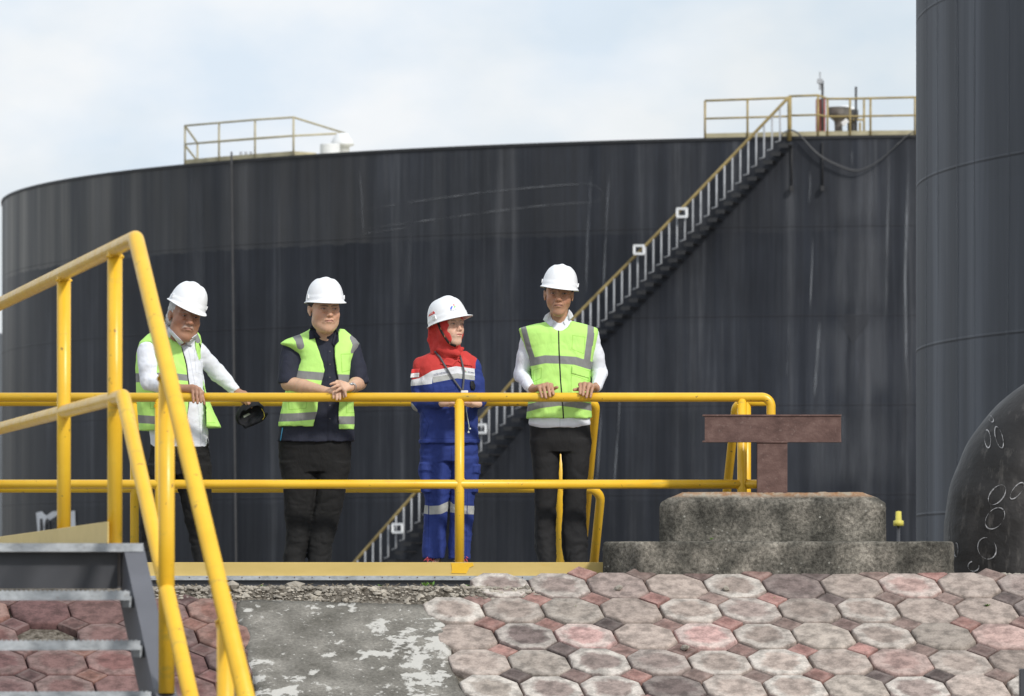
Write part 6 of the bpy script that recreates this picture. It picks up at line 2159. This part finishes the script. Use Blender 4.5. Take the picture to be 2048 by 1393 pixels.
    bv = bvh_of([jacket, scarf, body]); bh = bvh_of([hm])
    blue = m_simple('print_blue', (.04, .12, .60), .5); red = m_simple('print_red', (.75, .06, .06), .5); green = m_simple('print_green', (.15, .62, .12), .5)
    grey = m_simple('print_grey', (.25, .27, .33), .5); dk = m_simple('print_navy', (.05, .06, .14), .6)
    def logo(parent, bv_, x, y, k, off=.003):
        for poly, m_ in (([(0, 10), (2.2, 4), (6, 4), (3.6, 10)], blue), ([(5.0, 0), (9.0, .6), (10, 2.8), (7, 2.4)], red), ([(7.4, 5), (8.5, 3.6), (11.5, 4.4), (10.8, 6.6), (8, 6.9)], green)):
            decal('logo', bv_, [(x + a * k, y + b * k) for a, b in poly], m_, parent, off, 0, 2)
    logo(hm, bh, 900, 608.8, 1.0)
    text_on('lettering', bh, 'PERTAMINA', 900, 622.5, 915, 620.5, 2.4, grey, hm, .003)
    decal('sticker', bh, [(856.5, 634), (858, 629.5), (867, 622.5), (870.5, 626.8)], red, hm, .002, 0, 2)
    decal('sticker_text', bh, [(858.5, 631.5), (859.5, 628.8), (865.5, 624.8), (866.5, 627)], m_simple('print_pink', (.85, .40, .38), .5), hm, .0035, 0, 2)
    bj = bvh_of([jacket])
    text_on('name_tape', bj, 'NICKE WIDYAWATI', 867.5, 752.5, 898, 746, 4.2, dk, jacket, .004)
    logo(jacket, bj, 927, 741.5, .55)
    text_on('lettering', bj, 'PERTAMINA', 936, 745.8, 949, 747.6, 2.6, dk, jacket, .004)
    # arm flag: red over white
    decal('arm_patch', bj, [(823.5, 739), (839, 738), (838.5, 746), (822, 747)], red, jacket, .0045, .002)
    decal('arm_patch', bj, [(822, 747.2), (838.5, 746.2), (838, 755), (820.5, 756)], m_simple('print_white', (.78, .78, .80), .7), jacket, .0045, .002)
    # collar points
    for poly in ([(893, 716), (907, 718), (915, 722), (904, 733), (880, 728)], [(916, 722), (926, 712), (938, 722), (945, 733), (926, 730)]):
        decal('collar', bv, poly, m_simple('red_collar', (.60, .05, .045), .8, .1), root, .006, .004)
    lan = m_simple('grey_webbing', (.085, .088, .10), .7)
    o_ = ribbon('lanyard', bv, [(869, 703), (880, 715), (892, 735), (904, 755), (915, 770), (923, 781)], 3.6, lan, root, .010)
    ribbon('lanyard', bv, [(920, 711), (924, 725), (928, 742), (927.5, 762), (925.5, 781)], 3.6, lan, root, .010)
    bm = bmesh.new()
    tube(bm, [J(929, 812, 34.07), J(931, 830, 34.09), J(932, 842, 34.10)], .0045, 8)
    bm_obj('key_fob', bm, m_simple('dark_rubber', (.03, .03, .03), .6), root, True)
    bm = bmesh.new(); tube(bm, [J(932, 815, 34.07), J(935, 835, 34.09), J(938, 852, 34.10), J(937, 865, 34.10)], .0024, 6)
    bm_obj('key_cord', bm, m_simple('pale_cord', (.45, .55, .53), .6), root, True)
    for x, y in ((940, 858), (937, 865)):
        bm = bmesh.new(); bmesh.ops.create_icosphere(bm, subdivisions=2, radius=.0065, matrix=Matrix.Translation(Vector(J(x, y, 34.095)))); bm_obj('key_clip', bm, m_simple('pale_clip', (.6, .66, .64), .4), root, True)
    # sunglasses hanging on the pocket
    b_ = decal('sunglasses', bv, [(941.5, 762), (948, 763), (951, 772), (950, 780), (943, 780), (941, 772)], m_simple('glossy_black', (.008, .008, .010), .12), root, .012, .006)
    # chin strap
    st = ribbon('chin_strap', bv, [(875, 644), (879, 655), (884, 666), (890, 675), (896, 684), (903, 690), (912, 693)], 4.6, m_vinyl_black, root, .004, .002)
    for x, y in ((881.5, 658), (889, 673), (899, 686.5)):
        decal('strap_print', bv, [(x - 1.2, y - 2.6), (x + .6, y - 3), (x + 1.9, y + 2), (x + .2, y + 2.6)], m_simple('orange_print', (.42, .14, .06), .7), st or root, .008, 0, 3)
    # handheld device: a thing of its own
    bm = bmesh.new(); c = P(929, 792, 34.075); obox(bm, c, (.022, 0, 0), (0, .006, 0), (0, 0, .032)); bevel(bm, .0045, 3)
    ph = bm_obj('phone', bm, m_simple('white_plastic', (.70, .70, .70), .4, .05), None, True, c); tag(ph, 'small white handheld device held in both hands of the woman in blue', 'phone')
person_woman()

# ------------------------------------------------------------------ the man on the left
def person_left():
    D0 = 34.34
    root = empty('person', (P(340, 0, D0).x, D0, -.006))
    tag(root, 'white-haired man in open lime vest and long-sleeved white shirt, holding a dark cap', 'person', 'people on the walkway')
    hc = J(370, 632, 34.20); M3 = rotm(22, 2, 9); s = 1.16
    o = dict(jaw=1.10, wide=1.0, jowl=True, chin=1.04, frown=.006, brow=[(.014, .0145), (.030, .0185), (.048, .013)], browW=[.0022, .0026, .0014], eye=.0028, crease=1.2, nose=1.35, moustache=True, lipT=.004)
    F = Field((hc[0] - .36, 33.88, -.01), (hc[0] + .46, 34.66, 1.74), .0046)
    add_head(F, hc, M3, s, o)
    F.cone(J(362, 655, 34.25), J(352, 695, 34.32), .064, .072, .02)
    F.loft([(680, 318, 388, D0, .07), (705, 312, 392, D0, .09), (760, 312, 394, D0, .10), (820, 325, 390, D0, .09), (900, 332, 390, D0, .08)], .02)
    F.cone(J(299, 705, D0), J(303, 764, 34.25), .042, .036, .02); F.cone(J(303, 764, 34.25), J(350, 779, 34.06), .034, .027, .01); F.cone(J(350, 779, 34.06), J(356, 778, 34.03), .027, .025, .01)
    F.cone(J(398, 706, 34.37), J(433, 745, 34.47), .036, .030, .02); F.cone(J(433, 745, 34.47), J(474, 784, 34.46), .028, .023, .01)
    add_hand(F, J(354, 777, 34.03), [J(385, 774, 33.985), J(392, 775, 33.975), J(399, 779, 33.97), J(404, 786, 33.97)],
             [J(387, 805, 33.955), J(395, 807, 33.952), J(402, 805, 33.953), J(409, 809, 33.956)], (J(372, 788, 34.03), J(380, 796, 34.03), J(386, 803, 34.03)), rw=.028, rf=.0098, bulge=.006)
    add_hand(F, J(475, 785, 34.46), [J(488, 789, 34.43), J(486, 793, 34.42), J(483, 796, 34.42), J(480, 799, 34.43)],
             [J(503, 815, 34.405), J(497, 809, 34.40), J(493, 810, 34.41), J(488, 809, 34.43)], (J(490, 786, 34.46), J(498, 792, 34.46), J(503, 799, 34.46)), rw=.026, rf=.0092, bulge=.002)
    F.cone(J(335, 930, D0), J(306, 1005, D0 + .02), .055, .048, .02); F.cone(J(300, 1005, D0 + .02), J(298, 1118, D0 + .06), .052, .036, .02); F.cone(J(298, 1118, D0 + .06), J(297, 1132, D0 + .02), .030, .018, .02)
    F.cone(J(385, 905, D0), J(392, 1005, D0 - .02), .075, .056, .02); F.cone(J(392, 1005, D0 - .02), J(408, 1118, D0), .052, .036, .02); F.cone(J(408, 1118, D0), J(411, 1132, D0 - .03), .030, .018, .02)
    body = finish('body', F, skin('brown_skin', (.40, .215, .14), (.38, .19, .15), (.34, .31, .28)), root, 1, lambda me, V_: head_attrs(me, V_, hc, M3, s, o))
    rot = [[M3[i][j] for j in range(3)] for i in range(3)]
    F = Field(hc - .19, hc + .19, .0048)
    F.ell(hc + np.array(M3 @ Vector((0, .026, .034))) * s, np.array((.083, .098, .085)) * s, .01, 'u', rot)
    F.ell(hc + np.array(M3 @ Vector((-.030, .045, -.026))) * s, np.array((.055, .056, .052)) * s, .02, 'u', rot)
    F.ell(hc + np.array(M3 @ Vector((0, -.122, -.02))) * s, np.array((.080, .080, .100)) * s, .006, 's', rot)
    F.ell(hc + np.array(M3 @ Vector((-.095, .010, -.012))) * s, np.array((.030, .020, .030)) * s, .006, 's', rot)
    F.ell(hc + np.array(M3 @ Vector((.095, .010, -.012))) * s, np.array((.030, .020, .030)) * s, .006, 's', rot)
    F.ell(hc + np.array(M3 @ Vector((0, -.01, -.105))) * s, np.array((.12, .09, .062)) * s, .01, 's', rot)
    F.fold(0.0027, (70, 70, 28), 2)
    F.fold(0.0016, (120, 120, 50), 4)
    finish('hair', F, m_simple('white_hair', (.50, .50, .49), .7, .35, 90, .6, 160), root, 0)
    # shirt
    F = Field((hc[0] - .36, 34.02, .70), (hc[0] + .38, 34.64, 1.52), .0056)
    F.loft([(668, 325, 392, D0, .06), (682, 308, 398, D0, .09), (705, 298, 402, D0, .12), (760, 296, 408, D0, .142), (820, 296, 412, D0, .15), (870, 299, 416, D0, .145), (896, 302, 417, D0, .14)], .02, 2.4)
    a, b_, c = J(298, 704, 34.28), J(301, 764, 34.22), J(350, 779, 34.06)
    F.cone(a, (a + b_) / 2, .070, .068, .02); F.cone((a + b_) / 2, b_, .068, .062, .02); F.cone(b_, c, .056, .038, .015)
    a, b_, c = J(398, 706, 34.37), J(434, 745, 34.46), J(468, 779, 34.47)
    F.cone(a, b_, .056, .050, .02); F.cone(b_, c, .050, .036, .015)
    F.cone(J(356, 662, 34.28), J(352, 685, 34.33), .074, .085, .01)
    F.ell(J(366, 662, 34.18), (.082, .095, .066), .004, 's')
    F.cone(J(374, 680, 34.08), J(376, 694, 34.10), .022, .005, .006, 's')
    F.fold(0.0038, (9, 9, 14), 2.7, None, 1.6); F.fold(0.0019, (24, 24, 34), 6.1, None, 1)
    def at(me, V_):
        q = pxy(V_); fr = np.where(V_[:, 1] < D0, 0, 50)
        l = d_stroke(q, [(377, 700), (388, 760), (398, 830), (402, 895)], .5)
        l = np.minimum(l, np.abs(d_poly(q, [(388, 700), (402, 725), (406, 750), (392, 745)])) - .4)
        set_attr(me, 'line', l + fr)
    shirt = finish('shirt', F, m_white, root, 2, at)
    F = Field((hc[0] - .38, 34.02, -.01), (hc[0] + .28, 34.70, .86), .0056)
    F.loft([(872, 302, 415, D0, .125), (900, 300, 419, D0, .13), (930, 296, 422, D0, .12), (950, 293, 423, D0, .11)], .02)
    F.loft([(930, 292, 362, D0, .11), (970, 284, 350, D0 + .01, .10), (1010, 280, 335, D0 + .02, .09), (1060, 279, 322, D0 + .04, .082), (1100, 280, 318, D0 + .05, .08), (1137, 282, 316, D0 + .03, .08)], .014)
    F.loft([(930, 350, 423, D0, .11), (970, 354, 423, D0 - .01, .10), (1005, 362, 424, D0 - .01, .092), (1040, 370, 426, D0 - .01, .085), (1080, 379, 431, D0 - .01, .082), (1112, 385, 436, D0 - .02, .085), (1137, 390, 437, D0 - .04, .08)], .014)
    F.fold(0.0043, (9, 9, 17), 6, (0, .9, 1.2, .6), 1.8); F.fold(0.0022, (20, 20, 38), 2, None, 1.2)
    finish('trousers', F, m_black, root, 2)
    shoes(root, ((299, D0 + .05, -20), (412, D0 + .0, 35)), m_shoe)
    # vest, open at the front, left panel wide, right panel falling open
    F = Field((hc[0] - .37, 34.0, .83), (hc[0] + .36, 34.64, 1.52), .0052)
    F.loft([(648, 326, 374, D0 + .03, .06), (658, 314, 388, D0 + .02, .085), (669, 296, 400, D0 + .01, .105), (685, 279, 403, D0, .125), (705, 273, 402, D0, .14), (740, 271, 404, D0, .155), (780, 272, 411, D0, .165), (820, 275, 425, D0, .168), (852, 278, 441, D0, .168), (866, 279, 445, D0, .166)], .012, 2.5, smooth=2)
    F.cone(J(362, 655, 34.0), J(352, 660, 34.6), .080, .080, .01, 's')
    X, Y, Z = F.X[:, None, None], F.Y[None, :, None], F.Z[None, None, :]
    rows = np.array([640, 668, 695, 740, 790, 830, 864, 880]); el = np.array([340, 348, 364, 376, 380, 376, 373, 372]); er = np.array([392, 388, 389, 400, 408, 412, 413, 413])
    zr = (HOR - rows) / FPX * 34.2
    xl_ = np.interp(F.Z, zr[::-1], ((el - 1024) / FPX * 34.2)[::-1])[None, None, :]; xr_ = np.interp(F.Z, zr[::-1], ((er - 1024) / FPX * 34.2)[::-1])[None, None, :]
    F.F = np.maximum(F.F, -np.maximum(np.maximum(xl_ - X, X - xr_), Y - D0)).astype(f32)
    hem = np.where(X < (xl_ + xr_) / 2, P(0, 862, D0).z, P(0, 856, D0).z)
    F.F = np.maximum(F.F, (hem - Z)).astype(f32)
    F.cone(J(286, 700, 34.19), J(298, 782, 34.08), .078, .085, .004, 's')      # arm hole
    F.fold(0.0030, (10, 10, 8), 8, None, 1.5); F.fold(0.0012, (26, 26, 20), 4, None, 1)
    def at(me, V_):
        q = pxy(V_); fr = np.where(V_[:, 1] < D0, 0, 50)
        d = d_stroke(q, [(265, 756), (290, 756), (335, 752), (382, 757)], [9, 9, 7, 6])
        d = np.minimum(d, d_stroke(q, [(270, 838), (330, 842), (380, 842)], [8, 8, 8]))
        d = np.minimum(d, d_stroke(q, [(322, 672), (328, 690), (325, 708)], 6))
        d = np.minimum(d, d_stroke(q, [(391, 670), (396, 682)], 5))
        set_attr(me, 'tape', d)
        l = np.abs(d_poly(q, [(300, 800), (318, 800), (318, 818), (301, 818)])) - .5
        l = np.minimum(l, d_stroke(q, [(412, 846), (430, 846)], .5))
        set_attr(me, 'line', l + fr)
        set_attr(me, 'zip', np.minimum(d_stroke(q, [(364, 695), (373, 730), (378, 770), (378, 810), (372, 864)], .9), d_stroke(q, [(399, 688), (404, 700), (407, 730)], .9)) + fr)
    vest = finish('vest', F, m_vest, root, 2, at)
    bv = bvh_of([vest, shirt, body])
    for poly in ([(329, 643), (326, 652), (348, 676), (360, 692), (368, 686), (352, 670), (338, 655)], [(372, 690), (376, 683), (388, 672), (394, 668), (392, 680), (384, 692)]):
        decal('collar', bv, poly, m_white_plain, root, .014, .008)
    helmet(root, J(374.5, 610.5, 34.19), rotm(24, 5, 20), 1.08, MH)
    # dark cap held in the hand on the rear side
    cr = empty('cap', J(499, 833, 34.42)); tag(cr, 'dark cap with yellow piping dangling from the white-haired man\'s hand', 'cap')
    F = Field(J(455, 885, 34.28), J(545, 790, 34.60), .0042)
    M4 = Matrix.Rotation(R(-32), 3, 'Y') @ Matrix.Rotation(R(28), 3, 'X')
    rot4 = [[M4[i][j] for j in range(3)] for i in range(3)]
    cc = J(499, 828, 34.44)
    F.ell(cc, (.094, .062, .066), .01, 'u', rot4)
    F.ell(cc + np.array(M4 @ Vector((0, -.035, .002))), (.080, .045, .050), .004, 's', rot4)
    F.ell(cc + np.array(M4 @ Vector((.015, -.02, -.050))), (.085, .030, .022), .012, 'u', rot4)
    F.fold(0.0033, (16, 16, 16), 2, None, 1.5)
    F.plane(J(499, 802, 34.42), (-.12, 0, 1))
    crown = finish('crown', F, cloth('black_cap_cloth', (.011, .012, .016), [], .8, .4, .2), cr, 2)
    b4 = bvh_of([crown])
    mp_ = m_simple('yellow_piping', (.55, .42, .06), .6)
    ribbon('piping', b4, [(472, 850), (478, 858), (486, 864), (496, 860), (508, 853)], 1.4, mp_, cr, .003, .001)
    ribbon('piping', b4, [(523, 818), (528, 826), (529, 834), (525, 840)], 1.4, mp_, cr, .003, .001)
    decal('badge', b4, [(486, 832), (498, 826), (501, 829), (488, 836)], m_simple('pale_badge', (.30, .34, .30), .7), cr, .003, 0)
person_left()
